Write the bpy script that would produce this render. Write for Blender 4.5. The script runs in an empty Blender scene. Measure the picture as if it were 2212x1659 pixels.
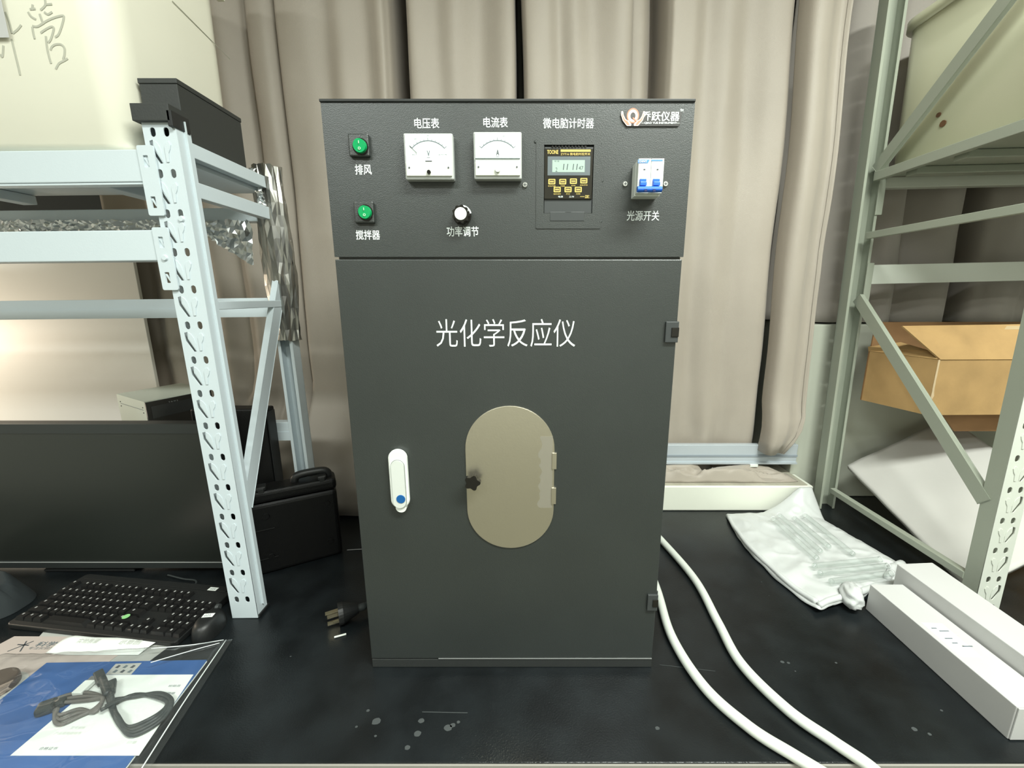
import bpy, bmesh, math, random
from mathutils import Vector, Matrix, noise
C = bpy.context.scene.collection
R = math.radians
PI = math.pi
random.seed(7)

# ------------------------------------------------------------------ camera, light, exposure
# bench top is z = 0, x runs right along the bench, y runs away from the viewer, metres
FPX, PX0, PY0, TH, CH = 893.0, 1135.0, 829.5, R(12.0), 0.656
cam = bpy.data.objects.new('camera', bpy.data.cameras.new('camera'))
C.objects.link(cam)
cam.location = (0, 0, CH)
cam.rotation_euler = (PI / 2 - TH, 0, 0)
cam.data.sensor_width = 36
cam.data.lens = FPX * 36 / 2212
cam.data.shift_x = -(PX0 - 1106) / 2212
cam.data.clip_start = 0.02
bpy.context.scene.camera = cam

world = bpy.data.worlds.new('world')
bpy.context.scene.world = world
world.use_nodes = True
world.node_tree.nodes['Background'].inputs[0].default_value = (0.9, 1.0, 0.93, 1)
world.node_tree.nodes['Background'].inputs[1].default_value = 0.05


def area(name, loc, size, power, col, rot=(0, 0, 0)):
    l = bpy.data.lights.new(name, 'AREA')
    l.shape = 'RECTANGLE'
    l.size, l.size_y = size
    l.energy = power
    l.color = col
    o = bpy.data.objects.new(name, l)
    o.location = loc
    o.rotation_euler = rot
    C.objects.link(o)
    return o


area('ceiling_lamp_light', (0.70, -0.20, 1.93), (1.15, 0.30), 50, (0.95, 1.0, 0.93))
area('ceiling_lamp_light', (-1.1, -1.0, 1.93), (1.15, 0.30), 24, (0.94, 1.0, 0.96))
area('ceiling_lamp_light', (0.9, -1.9, 1.93), (1.15, 0.30), 16, (0.96, 1.0, 0.92))
pl = bpy.data.lights.new('desk_lamp_light', 'POINT')
pl.energy = 8
pl.color = (1.0, 0.83, 0.64)
pl.shadow_soft_size = 0.03
plo = bpy.data.objects.new('desk_lamp_light', pl)
plo.location = (-2.05, 0.95, 0.50)
C.objects.link(plo)

vs = bpy.context.scene.view_settings
vs.view_transform = 'Standard'
vs.look = 'None'
vs.gamma = 1
vs.exposure = 0.68
vs.use_curve_mapping = False
bpy.context.scene.cycles.use_denoising = True
bpy.context.scene.cycles.max_bounces = 10
bpy.context.scene.cycles.transparent_max_bounces = 16

# ------------------------------------------------------------------ measuring: photo point on a known plane -> place in the room
_c, _s = math.cos(TH), math.sin(TH)


def ray(px, py):
    u, v = (px - PX0) / FPX, (py - PY0) / FPX
    return Vector((u, _c - v * _s, -_s - v * _c))


O0 = Vector((0, 0, CH))


def PY(px, py, y):
    d = ray(px, py)
    return O0 + d * (y / d.y)


def PZ(px, py, z=0.0):
    d = ray(px, py)
    return O0 + d * ((z - CH) / d.z)


# ------------------------------------------------------------------ materials
MATS = {}


def mat(name, col, rough=0.5, metal=0.0, bump=0.0, bscale=200.0, var=0.0, vscale=6.0, spec=0.5, col2=None, emit=0.0, trans=0.0, sheen=0.0, coat=0.0):
    if name in MATS:
        return MATS[name]
    m = bpy.data.materials.new(name)
    m.use_nodes = True
    nt = m.node_tree
    b = nt.nodes['Principled BSDF']
    b.inputs['Base Color'].default_value = (*col, 1)
    b.inputs['Roughness'].default_value = rough
    b.inputs['Metallic'].default_value = metal
    b.inputs['Specular IOR Level'].default_value = spec
    b.inputs['Transmission Weight'].default_value = trans
    b.inputs['Sheen Weight'].default_value = sheen
    b.inputs['Coat Weight'].default_value = coat
    if emit:
        b.inputs['Emission Color'].default_value = (*col, 1)
        b.inputs['Emission Strength'].default_value = emit
    tc = nt.nodes.new('ShaderNodeTexCoord')
    if var > 0 or col2:
        n = nt.nodes.new('ShaderNodeTexNoise')
        n.inputs['Scale'].default_value = vscale
        n.inputs['Detail'].default_value = 6
        nt.links.new(tc.outputs['Object'], n.inputs['Vector'])
        r = nt.nodes.new('ShaderNodeValToRGB')
        r.color_ramp.elements[0].position = 0.35
        r.color_ramp.elements[1].position = 0.65
        c2 = col2 or tuple(min(1, x * (1 + var)) for x in col)
        c1 = col if col2 else tuple(x * (1 - var) for x in col)
        r.color_ramp.elements[0].color = (*c1, 1)
        r.color_ramp.elements[1].color = (*c2, 1)
        nt.links.new(n.outputs['Fac'], r.inputs['Fac'])
        nt.links.new(r.outputs['Color'], b.inputs['Base Color'])
    if bump > 0:
        n = nt.nodes.new('ShaderNodeTexNoise')
        n.inputs['Scale'].default_value = bscale
        n.inputs['Detail'].default_value = 3
        nt.links.new(tc.outputs['Object'], n.inputs['Vector'])
        bp = nt.nodes.new('ShaderNodeBump')
        bp.inputs['Strength'].default_value = bump
        bp.inputs['Distance'].default_value = 0.002
        nt.links.new(n.outputs['Fac'], bp.inputs['Height'])
        nt.links.new(bp.outputs['Normal'], b.inputs['Normal'])
    MATS[name] = m
    return m


black_coat = mat('black_powder_coat', (0.027, 0.032, 0.030), 0.36, bump=0.2, bscale=900, var=0.05, vscale=9, spec=0.85)
black_base = mat('black_base_coat', (0.028, 0.031, 0.030), 0.5, bump=0.2, bscale=900)
black_plastic = mat('black_plastic', (0.012, 0.013, 0.013), 0.42, bump=0.1, bscale=600)
dark_plastic = mat('dark_grey_plastic', (0.045, 0.05, 0.05), 0.45)
gloss_black = mat('glossy_black', (0.012, 0.011, 0.009), 0.18)
white_print = mat('white_print', (0.80, 0.86, 0.84), 0.5)
white_plastic = mat('white_plastic', (0.78, 0.82, 0.77), 0.35)
clear_edge = mat('clear_acrylic_edge', (0.50, 0.52, 0.50), 0.12, spec=0.8)
dial_white = mat('dial_white', (0.80, 0.86, 0.84), 0.4)
cover_white = mat('meter_cover_white', (0.74, 0.76, 0.68), 0.3)
ink = mat('grey_ink', (0.13, 0.165, 0.18), 0.5)
ink_dark = mat('dark_ink', (0.06, 0.07, 0.08), 0.5)
green_glow = mat('green_rocker', (0.0, 0.36, 0.11), 0.25, coat=0.4)
chrome = mat('screw_metal', (0.72, 0.73, 0.70), 0.3, metal=0.9)
blue_plastic = mat('blue_plastic', (0.02, 0.14, 0.66), 0.35)
blue_lock = mat('blue_lock', (0.01, 0.11, 0.34), 0.35)
gold = mat('gold_print', (0.62, 0.47, 0.13), 0.4)
brown_black = mat('timer_face', (0.020, 0.018, 0.013), 0.2)
lcd_bezel = mat('lcd_bezel', (0.13, 0.155, 0.165), 0.3)
lcd = mat('lcd_screen', (0.38, 0.50, 0.43), 0.25)
salmon = mat('salmon_emblem', (0.72, 0.25, 0.16), 0.4)
satin = mat('satin_steel', (0.66, 0.61, 0.49), 0.34, metal=0.92, bump=0.04, bscale=300, spec=0.4)
residue = mat('glue_residue', (0.36, 0.335, 0.275), 0.5, metal=0.5)
rack_blue = mat('rack_paint_cool', (0.60, 0.675, 0.71), 0.38, bump=0.05, bscale=400)
rack_green_shaded = mat('rack_paint_shaded', (0.36, 0.39, 0.32), 0.4, bump=0.05, bscale=400)  # right rack paint darkened in colour for the parts in shade
rack_green_lit = mat('rack_paint_lit', (0.62, 0.65, 0.58), 0.4, bump=0.05, bscale=400)  # lighter copy of the same paint for the parts catching light
bench_mat = mat('bench_top', (0.0075, 0.0095, 0.0105), 0.28, bump=0.18, bscale=380, var=0.35, vscale=14, spec=0.38)
edge_mat = mat('bench_edge', (0.30, 0.29, 0.26), 0.5)
smudge = mat('dried_spots', (0.055, 0.062, 0.063), 0.6)
wall_mat = mat('wall_paint', (0.74, 0.74, 0.68), 0.7, bump=0.1, bscale=60)
pier_mat = mat('pier_paint', (0.50, 0.52, 0.44), 0.6, bump=0.08, bscale=60)
sill_mat = mat('sill_paint', (0.80, 0.82, 0.72), 0.5, bump=0.08, bscale=80)
sill_top = mat('sill_top', (0.42, 0.40, 0.32), 0.6, var=0.12, vscale=20)
floor_mat = mat('floor_tile', (0.15, 0.145, 0.105), 0.4, var=0.08)
ceil_mat = mat('ceiling_paint', (0.75, 0.75, 0.70), 0.8)
alu = mat('aluminium', (0.55, 0.60, 0.64), 0.35, metal=0.3)
curtain_mat = mat('curtain_cloth', (0.39, 0.345, 0.290), 0.50, bump=0.3, bscale=900, var=0.05, vscale=3, sheen=0.15, spec=0.5)
curtain_back = mat('curtain_cloth_shade', (0.38, 0.345, 0.31), 0.65, bump=0.3, bscale=900, sheen=0.2)
cream = mat('cream_bin', (0.84, 0.82, 0.69), 0.22, var=0.02, vscale=3)
cream_green = mat('cream_bin_greenish', (0.72, 0.72, 0.53), 0.28, var=0.02, vscale=3)
panel_white = mat('white_panel', (0.80, 0.79, 0.75), 0.45)
foil = mat('foil', (0.74, 0.76, 0.76), 0.28, metal=1.0)
foil_bronze = mat('foil_dull', (0.36, 0.355, 0.33), 0.32, metal=0.95)
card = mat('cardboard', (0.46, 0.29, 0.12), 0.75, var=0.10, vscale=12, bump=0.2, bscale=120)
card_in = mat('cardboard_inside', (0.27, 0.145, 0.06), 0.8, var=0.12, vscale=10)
tape = mat('clear_tape', (0.55, 0.42, 0.25), 0.15)
white_foam = mat('white_foam', (0.56, 0.55, 0.52), 0.7, var=0.03, vscale=5, bump=0.15, bscale=60)
white_card = mat('white_card', (0.53, 0.53, 0.52), 0.5, var=0.02)
bag_white = mat('milky_foam_bag', (0.56, 0.58, 0.57), 0.35, bump=0.1, bscale=60, sheen=0.2)
hose_mat = mat('white_hose', (0.66, 0.70, 0.64), 0.35)
paper = mat('paper', (0.80, 0.84, 0.80), 0.6)
paper_pink = mat('pinkish_paper', (0.50, 0.43, 0.39), 0.6)
paper_grey = mat('grey_printed_paper', (0.44, 0.45, 0.42), 0.6)
blue_cover = mat('blue_cover', (0.025, 0.10, 0.30), 0.4, var=0.15, vscale=5)
cable_mat = mat('cable_rubber', (0.035, 0.042, 0.042), 0.5)
black_case = mat('black_case', (0.0035, 0.0037, 0.0037), 0.42, bump=0.3, bscale=500, spec=0.3)
cloth_dark = mat('dark_cloth', (0.02, 0.026, 0.028), 0.9)
key_mat = mat('key_black', (0.010, 0.010, 0.010), 0.4)
legend = mat('key_legend', (0.40, 0.41, 0.40), 0.5)
screen_mat = mat('screen_glass', (0.020, 0.023, 0.020), 0.28, spec=0.6)
bezel_mat = mat('monitor_bezel', (0.028, 0.032, 0.031), 0.4)
brass = mat('plug_pin', (0.70, 0.62, 0.42), 0.25, metal=1.0)
green_sticker = mat('green_sticker', (0.28, 0.62, 0.25), 0.5)
brown_round = mat('brown_round', (0.085, 0.06, 0.045), 0.4)
marker = mat('marker_ink', (0.46, 0.46, 0.38), 0.5)
stain = mat('brown_stain', (0.18, 0.09, 0.045), 0.5)
psu_white = mat('instrument_paint', (0.56, 0.60, 0.52), 0.4)
black_card = mat('black_box_card', (0.030, 0.033, 0.031), 0.5, bump=0.1, bscale=300)


def film_mat(name, tint, amount, rough=0.08):
    m = bpy.data.materials.new(name)
    m.use_nodes = True
    nt = m.node_tree
    nt.nodes.clear()
    out = nt.nodes.new('ShaderNodeOutputMaterial')
    t = nt.nodes.new('ShaderNodeBsdfTransparent')
    t.inputs[0].default_value = (*tint, 1)
    g = nt.nodes.new('ShaderNodeBsdfGlossy')
    g.inputs['Roughness'].default_value = rough
    d = nt.nodes.new('ShaderNodeBsdfDiffuse')
    d.inputs[0].default_value = (0.8, 0.84, 0.82, 1)
    lw = nt.nodes.new('ShaderNodeLayerWeight')
    pw = nt.nodes.new('ShaderNodeMath')
    pw.operation = 'POWER'
    pw.inputs[1].default_value = 4.0
    nt.links.new(lw.outputs['Facing'], pw.inputs[0])
    fr = nt.nodes.new('ShaderNodeMath')
    fr.operation = 'MULTIPLY_ADD'
    fr.inputs[1].default_value = 0.9
    fr.inputs[2].default_value = 0.05
    nt.links.new(pw.outputs[0], fr.inputs[0])
    m1 = nt.nodes.new('ShaderNodeMixShader')
    m2 = nt.nodes.new('ShaderNodeMixShader')
    m1.inputs[0].default_value = amount
    nt.links.new(t.outputs[0], m1.inputs[1])
    nt.links.new(d.outputs[0], m1.inputs[2])
    nt.links.new(fr.outputs[0], m2.inputs[0])
    nt.links.new(m1.outputs[0], m2.inputs[1])
    nt.links.new(g.outputs[0], m2.inputs[2])
    nt.links.new(m2.outputs[0], out.inputs[0])
    return m


film = film_mat('clear_film', (0.98, 0.99, 0.99), 0.035, 0.05)
glass = film_mat('tube_glass', (0.93, 0.95, 0.94), 0.05, 0.03)
clear_cover = film_mat('clear_cover', (0.97, 0.98, 0.97), 0.06)

# ------------------------------------------------------------------ helpers
BASE = {}


def thing(name, label, cat, loc=(0, 0, 0), group=None, rot=None):
    o = bpy.data.objects.new(name, None)
    C.objects.link(o)
    o.empty_display_size = 0.05
    o.location = loc
    if rot:
        o.rotation_euler = rot
    o['label'] = label
    o['category'] = cat
    if group:
        o['group'] = group
    BASE[o] = Vector(loc)
    return o


def tag(o, label, cat, group=None):
    o['label'] = label
    o['category'] = cat
    if group:
        o['group'] = group
    return o


def link(name, me, m, parent=None, local=False, smooth=False):
    """me: a mesh in room coordinates (or in the parent's own when local)"""
    ms = m if isinstance(m, (list, tuple)) else [m]
    if not me.materials:
        for k in ms:
            me.materials.append(k)
    o = bpy.data.objects.new(name, me)
    C.objects.link(o)
    if parent is not None:
        o.parent = parent
        b = BASE.get(parent, Vector((0, 0, 0)))
        BASE[o] = b
        if not local:
            me.transform(Matrix.Translation(-b))
    if smooth:
        me.polygons.foreach_set('use_smooth', [True] * len(me.polygons))
    return o


def obj(name, bm, m, parent=None, local=False, smooth=False):
    bmesh.ops.recalc_face_normals(bm, faces=bm.faces)
    me = bpy.data.meshes.new(name)
    bm.to_mesh(me)
    bm.free()
    return link(name, me, m, parent, local, smooth)


def struct(name, bm, m, parent=None):
    o = obj(name, bm, m, parent)
    if parent is None:
        o['kind'] = 'structure'
    return o


def add_box(bm, x0, x1, y0, y1, z0, z1, bev=0.0, mi=0, seg=2):
    r = bmesh.ops.create_cube(bm, size=1.0)
    v = r['verts']
    for p in v:
        p.co = Vector((x0 + (p.co.x + .5) * (x1 - x0), y0 + (p.co.y + .5) * (y1 - y0), z0 + (p.co.z + .5) * (z1 - z0)))
    fs = {f for p in v for f in p.link_faces}
    for f in fs:
        f.material_index = mi
    if bev > 0:
        es = list({e for p in v for e in p.link_edges})
        rr = bmesh.ops.bevel(bm, geom=es, offset=bev, segments=seg, profile=0.5, affect='EDGES')
        for f in rr['faces']:
            f.material_index = mi
    return bm


def bx(x0, x1, y0, y1, z0, z1, bev=0.0, seg=2):
    return add_box(bmesh.new(), x0, x1, y0, y1, z0, z1, bev, seg=seg)


def add_bar(bm, a, b, w, h, up=(0, 0, 1), bev=0.0):
    """a square bar from a to b, w across, h along up"""
    a, b = Vector(a), Vector(b)
    d = (b - a)
    L = d.length
    d.normalize()
    up = Vector(up)
    sx = d.cross(up).normalized()
    uz = sx.cross(d).normalized()
    r = bmesh.ops.create_cube(bm, size=1.0)
    for p in r['verts']:
        c = p.co.copy()
        p.co = a + d * ((c.y + .5) * L) + sx * (c.x * w) + uz * (c.z * h)
    if bev > 0:
        es = list({e for p in r['verts'] for e in p.link_edges})
        bmesh.ops.bevel(bm, geom=es, offset=bev, segments=2, profile=0.5, affect='EDGES')
    return bm


def add_cyl(bm, p, axis, r, h, n=24, r2=None, bev=0.0):
    """cylinder standing on p along axis"""
    axis = Vector(axis).normalized()
    q = Vector((0, 0, 1)).rotation_difference(axis).to_matrix().to_4x4()
    mtx = Matrix.Translation(Vector(p) + axis * (h / 2)) @ q
    rr = bmesh.ops.create_cone(bm, cap_ends=True, segments=n, radius1=r, radius2=r if r2 is None else r2, depth=h, matrix=mtx)
    if bev > 0:
        es = [e for e in {e for v in rr['verts'] for e in v.link_edges} if len(e.link_faces) == 2 and any(len(f.verts) > 4 for f in e.link_faces)]
        bmesh.ops.bevel(bm, geom=es, offset=bev, segments=2, profile=0.5, affect='EDGES')
    return bm


def smooth_path(pts, k=8):
    pts = [Vector(p) for p in pts]
    out = []
    n = len(pts)
    for i in range(n - 1):
        p0, p1, p2, p3 = pts[max(i - 1, 0)], pts[i], pts[i + 1], pts[min(i + 2, n - 1)]
        for j in range(k):
            t = j / k
            out.append(0.5 * ((2 * p1) + (p2 - p0) * t + (2 * p0 - 5 * p1 + 4 * p2 - p3) * t * t + (3 * p1 - p0 - 3 * p2 + p3) * t ** 3))
    out.append(pts[-1])
    return out


def add_tube(bm, pts, r, n=10, k=8, cap=True, squash=None):
    path = smooth_path(pts, k) if k > 1 else [Vector(p) for p in pts]
    rings = []
    prev = None
    for i, p in enumerate(path):
        t = (path[min(i + 1, len(path) - 1)] - path[max(i - 1, 0)]).normalized()
        if prev is None:
            a = Vector((0, 0, 1)) if abs(t.z) < 0.9 else Vector((1, 0, 0))
            sx = t.cross(a).normalized()
        else:
            sx = (prev - t * prev.dot(t)).normalized()
        prev = sx
        sy = t.cross(sx)
        rr = r[i * (len(r) - 1) // max(1, len(path) - 1)] if isinstance(r, (list, tuple)) else r
        rings.append([bm.verts.new(p + sx * (math.cos(2 * PI * j / n) * rr) + sy * (math.sin(2 * PI * j / n) * rr)) for j in range(n)])
    for a, b in zip(rings, rings[1:]):
        for j in range(n):
            bm.faces.new((a[j], a[(j + 1) % n], b[(j + 1) % n], b[j]))
    if cap:
        bm.faces.new(rings[0][::-1])
        bm.faces.new(rings[-1])
    return bm


def add_prism(bm, poly, o, u, v, w, th):
    """polygon in (u,v) at o, extruded th along w"""
    o, u, v, w = Vector(o), Vector(u), Vector(v), Vector(w)
    a = [bm.verts.new(o + u * p[0] + v * p[1]) for p in poly]
    b = [bm.verts.new(o + u * p[0] + v * p[1] + w * th) for p in poly]
    bm.faces.new(a[::-1])
    bm.faces.new(b)
    n = len(poly)
    for i in range(n):
        bm.faces.new((a[i], a[(i + 1) % n], b[(i + 1) % n], b[i]))
    return bm


XV, YV, ZV = Vector((1, 0, 0)), Vector((0, 1, 0)), Vector((0, 0, 1))


def circ(cx, cy, rx, ry=None, n=32, a0=0, a1=2 * PI):
    ry = rx if ry is None else ry
    full = abs(a1 - a0 - 2 * PI) < 1e-6
    m = n if full else n + 1
    return [(cx + rx * math.cos(a0 + (a1 - a0) * i / n), cy + ry * math.sin(a0 + (a1 - a0) * i / n)) for i in range(m)]


def rrect(x0, x1, y0, y1, r, n=6):
    out = []
    for cx, cy, a in ((x1 - r, y1 - r, 0), (x0 + r, y1 - r, PI / 2), (x0 + r, y0 + r, PI), (x1 - r, y0 + r, 1.5 * PI)):
        out += [(cx + r * math.cos(a + PI / 2 * i / n), cy + r * math.sin(a + PI / 2 * i / n)) for i in range(n + 1)]
    return out


def stadium(cx, cy, w, h, n=20):
    r = w / 2
    return circ(cx, cy + h / 2 - r, r, n=n, a0=0, a1=PI) + circ(cx, cy - h / 2 + r, r, n=n, a0=PI, a1=2 * PI)


def plate_mesh(name, outline, holes, th, o, u, v, bev=0.0):
    """flat sheet with real holes, made as a filled 2D curve; centred thickness th along u x v"""
    cu = bpy.data.curves.new(name, 'CURVE')
    cu.dimensions = '2D'
    cu.fill_mode = 'BOTH'
    cu.extrude = th / 2
    cu.bevel_depth = bev
    for poly in [outline] + list(holes):
        sp = cu.splines.new('POLY')
        sp.points.add(len(poly) - 1)
        for p, q in zip(sp.points, poly):
            p.co = (q[0], q[1], 0, 1)
        sp.use_cyclic_u = True
    t = bpy.data.objects.new(name, cu)
    C.objects.link(t)
    bpy.context.view_layer.update()
    me = bpy.data.meshes.new_from_object(t.evaluated_get(bpy.context.evaluated_depsgraph_get()))
    bpy.data.objects.remove(t)
    bpy.data.curves.remove(cu)
    u, v = Vector(u), Vector(v)
    w = u.cross(v)
    M = Matrix((u, v, w)).transposed().to_4x4()
    M.translation = Vector(o)
    me.transform(M)
    me.materials.clear()
    me.name = name
    return me


def text(name, body, m, parent, o, u, v, w, h, weight=0.0, th=0.0003, space=1.0, shear=0.0):
    """lettering whose ink box is w by h, its lower left corner at o"""
    cu = bpy.data.curves.new(name, 'FONT')
    cu.body = body
    cu.offset = weight
    cu.space_character = space
    cu.shear = shear
    cu.resolution_u = 3
    t = bpy.data.objects.new(name, cu)
    C.objects.link(t)
    bpy.context.view_layer.update()
    me = bpy.data.meshes.new_from_object(t.evaluated_get(bpy.context.evaluated_depsgraph_get()))
    bpy.data.objects.remove(t)
    bpy.data.curves.remove(cu)
    xs = [q.co.x for q in me.vertices]
    ys = [q.co.y for q in me.vertices]
    sx, sy = w / (max(xs) - min(xs)), h / (max(ys) - min(ys))
    u, v = Vector(u), Vector(v)
    wv = u.cross(v)
    for q in me.vertices:
        q.co = Vector(o) + u * ((q.co.x - min(xs)) * sx) + v * ((q.co.y - min(ys)) * sy) + wv * th
    me.materials.clear()
    me.name = name
    return link(name, me, m, parent)


def grid_mesh(nu, nv, f):
    bm = bmesh.new()
    vv = [[bm.verts.new(f(i / nu, j / nv)) for i in range(nu + 1)] for j in range(nv + 1)]
    for j in range(nv):
        for i in range(nu):
            bm.faces.new((vv[j][i], vv[j][i + 1], vv[j + 1][i + 1], vv[j + 1][i]))
    return bm


def thicken(o, t, off=0.0):
    md = o.modifiers.new('thick', 'SOLIDIFY')
    md.thickness = t
    md.offset = off
    return o


def nz(x, y, z=0.0):
    return noise.noise(Vector((x, y, z)))


def ridged(x, y, z=0.0):
    return 1 - 2 * abs(noise.noise(Vector((x, y, z))))


# ------------------------------------------------------------------ the room
struct('floor', bx(-3.2, 3.2, -3.2, 1.70, -0.90, -0.85), floor_mat)
struct('ceiling', bx(-3.2, 3.2, -3.2, 1.70, 2.0, 2.05), ceil_mat)
struct('wall_back', bx(-3.2, 3.2, 1.60, 1.70, -0.85, 2.0), wall_mat)
struct('wall_left', bx(-3.2, -3.1, -3.2, 1.60, -0.85, 2.0), wall_mat)
struct('wall_right', bx(3.1, 3.2, -3.2, 1.60, -0.85, 2.0), wall_mat)
struct('wall_front', bx(-3.2, 3.2, -3.2, -3.1, -0.85, 2.0), wall_mat)
struct('trim_1', bx(0.8735, 3.1, 1.275, 1.598, 0.0005, 0.57, 0.003), pier_mat)          # wall pier right of the window recess
sl = struct('trim_2', bx(-3.1, 0.888, 1.18, 1.272, 0.0005, 0.083, 0.004), sill_mat)    # raised ledge behind the bench
obj('ledge_top', bx(-3.1, 0.872, 1.185, 1.598, 0.083, 0.086), sill_top, sl)
obj('ledge_back', bx(-3.1, 0.872, 1.273, 1.598, 0.0005, 0.0825), sill_mat, sl)
# the window behind the curtains: a recess rail low down, the rest hidden
win = struct('window_1', bx(-0.20, 0.872, 1.250, 1.268, 0.128, 0.192, 0.002), alu)
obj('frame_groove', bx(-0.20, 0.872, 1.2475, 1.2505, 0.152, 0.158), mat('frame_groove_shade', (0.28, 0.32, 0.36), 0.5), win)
obj('frame_lip', bx(-0.20, 0.872, 1.244, 1.2505, 0.128, 0.134), alu, win)
obj('frame_foot', bx(-0.20, -0.17, 1.250, 1.268, 0.0865, 0.128), alu, win)
obj('latch', bx(0.72, 0.745, 1.240, 1.250, 0.120, 0.129, 0.001), white_plastic, win)

obj('dark_backing', bx(-3.05, 0.872, 1.560, 1.566, 0.087, 1.995), mat('gap_shade_black', (0.012, 0.013, 0.013), 0.15), win)  # added black sheet that makes the gaps between the curtains dark
obj('dark_backing', bx(0.874, 3.05, 1.560, 1.566, 0.572, 1.995), MATS['gap_shade_black'], win)  # same added dark sheet, continued above the pier

# ceiling lamps
for i, (lx, ly) in enumerate(((0.70, -0.20), (-1.1, -1.0), (0.9, -1.9))):
    t = thing('ceiling_lamp', ('slim white ceiling lamp above the bench', 'slim white ceiling lamp left behind the viewer', 'slim white ceiling lamp right behind the viewer')[i], 'lamp', (lx, ly, 2.0), 'ceiling lamps')
    obj('lamp_housing', bx(lx - .62, lx + .62, ly - .18, ly + .18, 1.95, 1.9995, .004), white_plastic, t)
    obj('diffuser', bx(lx - .58, lx + .58, ly - .15, ly + .15, 1.94, 1.95), white_plastic, t)

# ------------------------------------------------------------------ bench
t = thing('lab_bench', 'long matt black laboratory bench top with a pale front edge', 'bench', (0, 0.85, -0.85))
obj('bench_top', bx(-2.6, 2.6, 0.468, 1.272, -0.030, 0.0, 0.001), bench_mat, t)
obj('edge_strip', bx(-2.6, 2.6, 0.4645, 0.4675, -0.030, -0.0012), edge_mat, t)
obj('cabinet_body', bx(-2.5, 2.5, 0.52, 1.25, -0.849, -0.031), mat('bench_body', (0.30, 0.31, 0.29), 0.5), t)
bm = bmesh.new()
spots = [(910, 1557, 7), (902, 1585, 8), (880, 1615, 6), (813, 1558, 10), (968, 1572, 9), (978, 1567, 6), (1420, 1573, 5), (1690, 1430, 5), (1703, 1432, 4), (1806, 1432, 3),
         (1975, 1575, 6), (2008, 1586, 4), (2034, 1535, 3), (628, 1418, 2), (770, 1570, 3), (811, 1590, 3), (1553, 1515, 2), (1645, 1257, 2), (1661, 1287, 1.5), (1718, 1450, 2), (990, 1560, 4), (795, 1535, 4)]
for px, py, r in spots:
    p = PZ(px, py)
    a = r * 0.62 / FPX
    k = random.random() * 6
    poly = [(p.x + a * (1 + .35 * nz(q * 1.3, k)) * math.cos(q), p.y + a * .8 * (1 + .35 * nz(q * 1.7, k)) * math.sin(q)) for q in [2 * PI * i / 11 for i in range(11)]]
    add_prism(bm, poly, (0, 0, 0.00005), XV, YV, ZV, 0.0002)
p, q = PZ(912, 1538), PZ(1010, 1540)
add_bar(bm, p + ZV * .0002, q + ZV * .0002, .0011, .0002)
p, q = PZ(1425, 1436), PZ(1545, 1450)
add_bar(bm, p + ZV * .0002, q + ZV * .0002, .0007, .0002)
o = obj('dried_spots', bm, smudge, t)
o['kind'] = 'stuff'


# ------------------------------------------------------------------ curtains
def curtain(name, label, keys, y0, z0, z1, drift=0.0, m=curtain_mat, shape=None, sc=1.0, seam=None, hem=True, group='taupe curtains'):
    """keys: (photo x near the top, depth of the fold behind y0)"""
    K = [Vector((((a - PX0) * .001278) * sc, d, 0)) for a, d in keys]
    path = smooth_path(K, 7)
    n = len(path)
    nzv = 46

    def f(u, v):
        p = path[min(n - 1, int(round(u * (n - 1))))]
        z = z0 + (z1 - z0) * v
        low = max(0, 1 - v * 1.15)
        x = p.x + drift * low + .006 * nz(p.x * 4, z * 2.2, 3) * (1 + low)
        y = y0 + p.y * (0.85 + 0.3 * v) + 0.012 * nz(p.x * 9, z * 2.6, 1) + .0025 * nz(p.x * 30, z * 9, 5) * (low + .3)
        if shape:
            x, y, z = shape(x, y, z, u, v)
        return Vector((x, y, z))
    t = thing(name, label, 'curtain', (K[0].x, y0, z0), group)
    o = obj('cloth', grid_mesh(n - 1, nzv, f), m, t, smooth=True)
    thicken(o, .0012)
    if seam:
        us = seam
        o2 = obj('seam', add_tube(bmesh.new(), [f(us, j / 30) - YV * .0012 for j in range(31)], .0006, n=5, k=1), mat('seam_thread', (0.20, 0.18, 0.15), .8), t)
    return t


def low_gather(x, y, z, u, v):
    if z < .34:
        s = (.34 - z) / .18
        y += .010 * s * nz(x * 28, 2.0, s * 1.5) + .006 * s
    return x, y, z


def low_left(x, y, z, u, v):
    if x > -1.0 and z < .40:
        k = min(1, (x + 1.0) / .15)
        s = min(1.0, (.40 - z) / .30)
        s = s * s * (3 - 2 * s) * k
        yb = 1.292 + (y - 1.292) * (1 - .75 * s)
        y = yb - .150 * s
    if x <= -.87 and z < .089:
        z = .089
    return x, y, z


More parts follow.
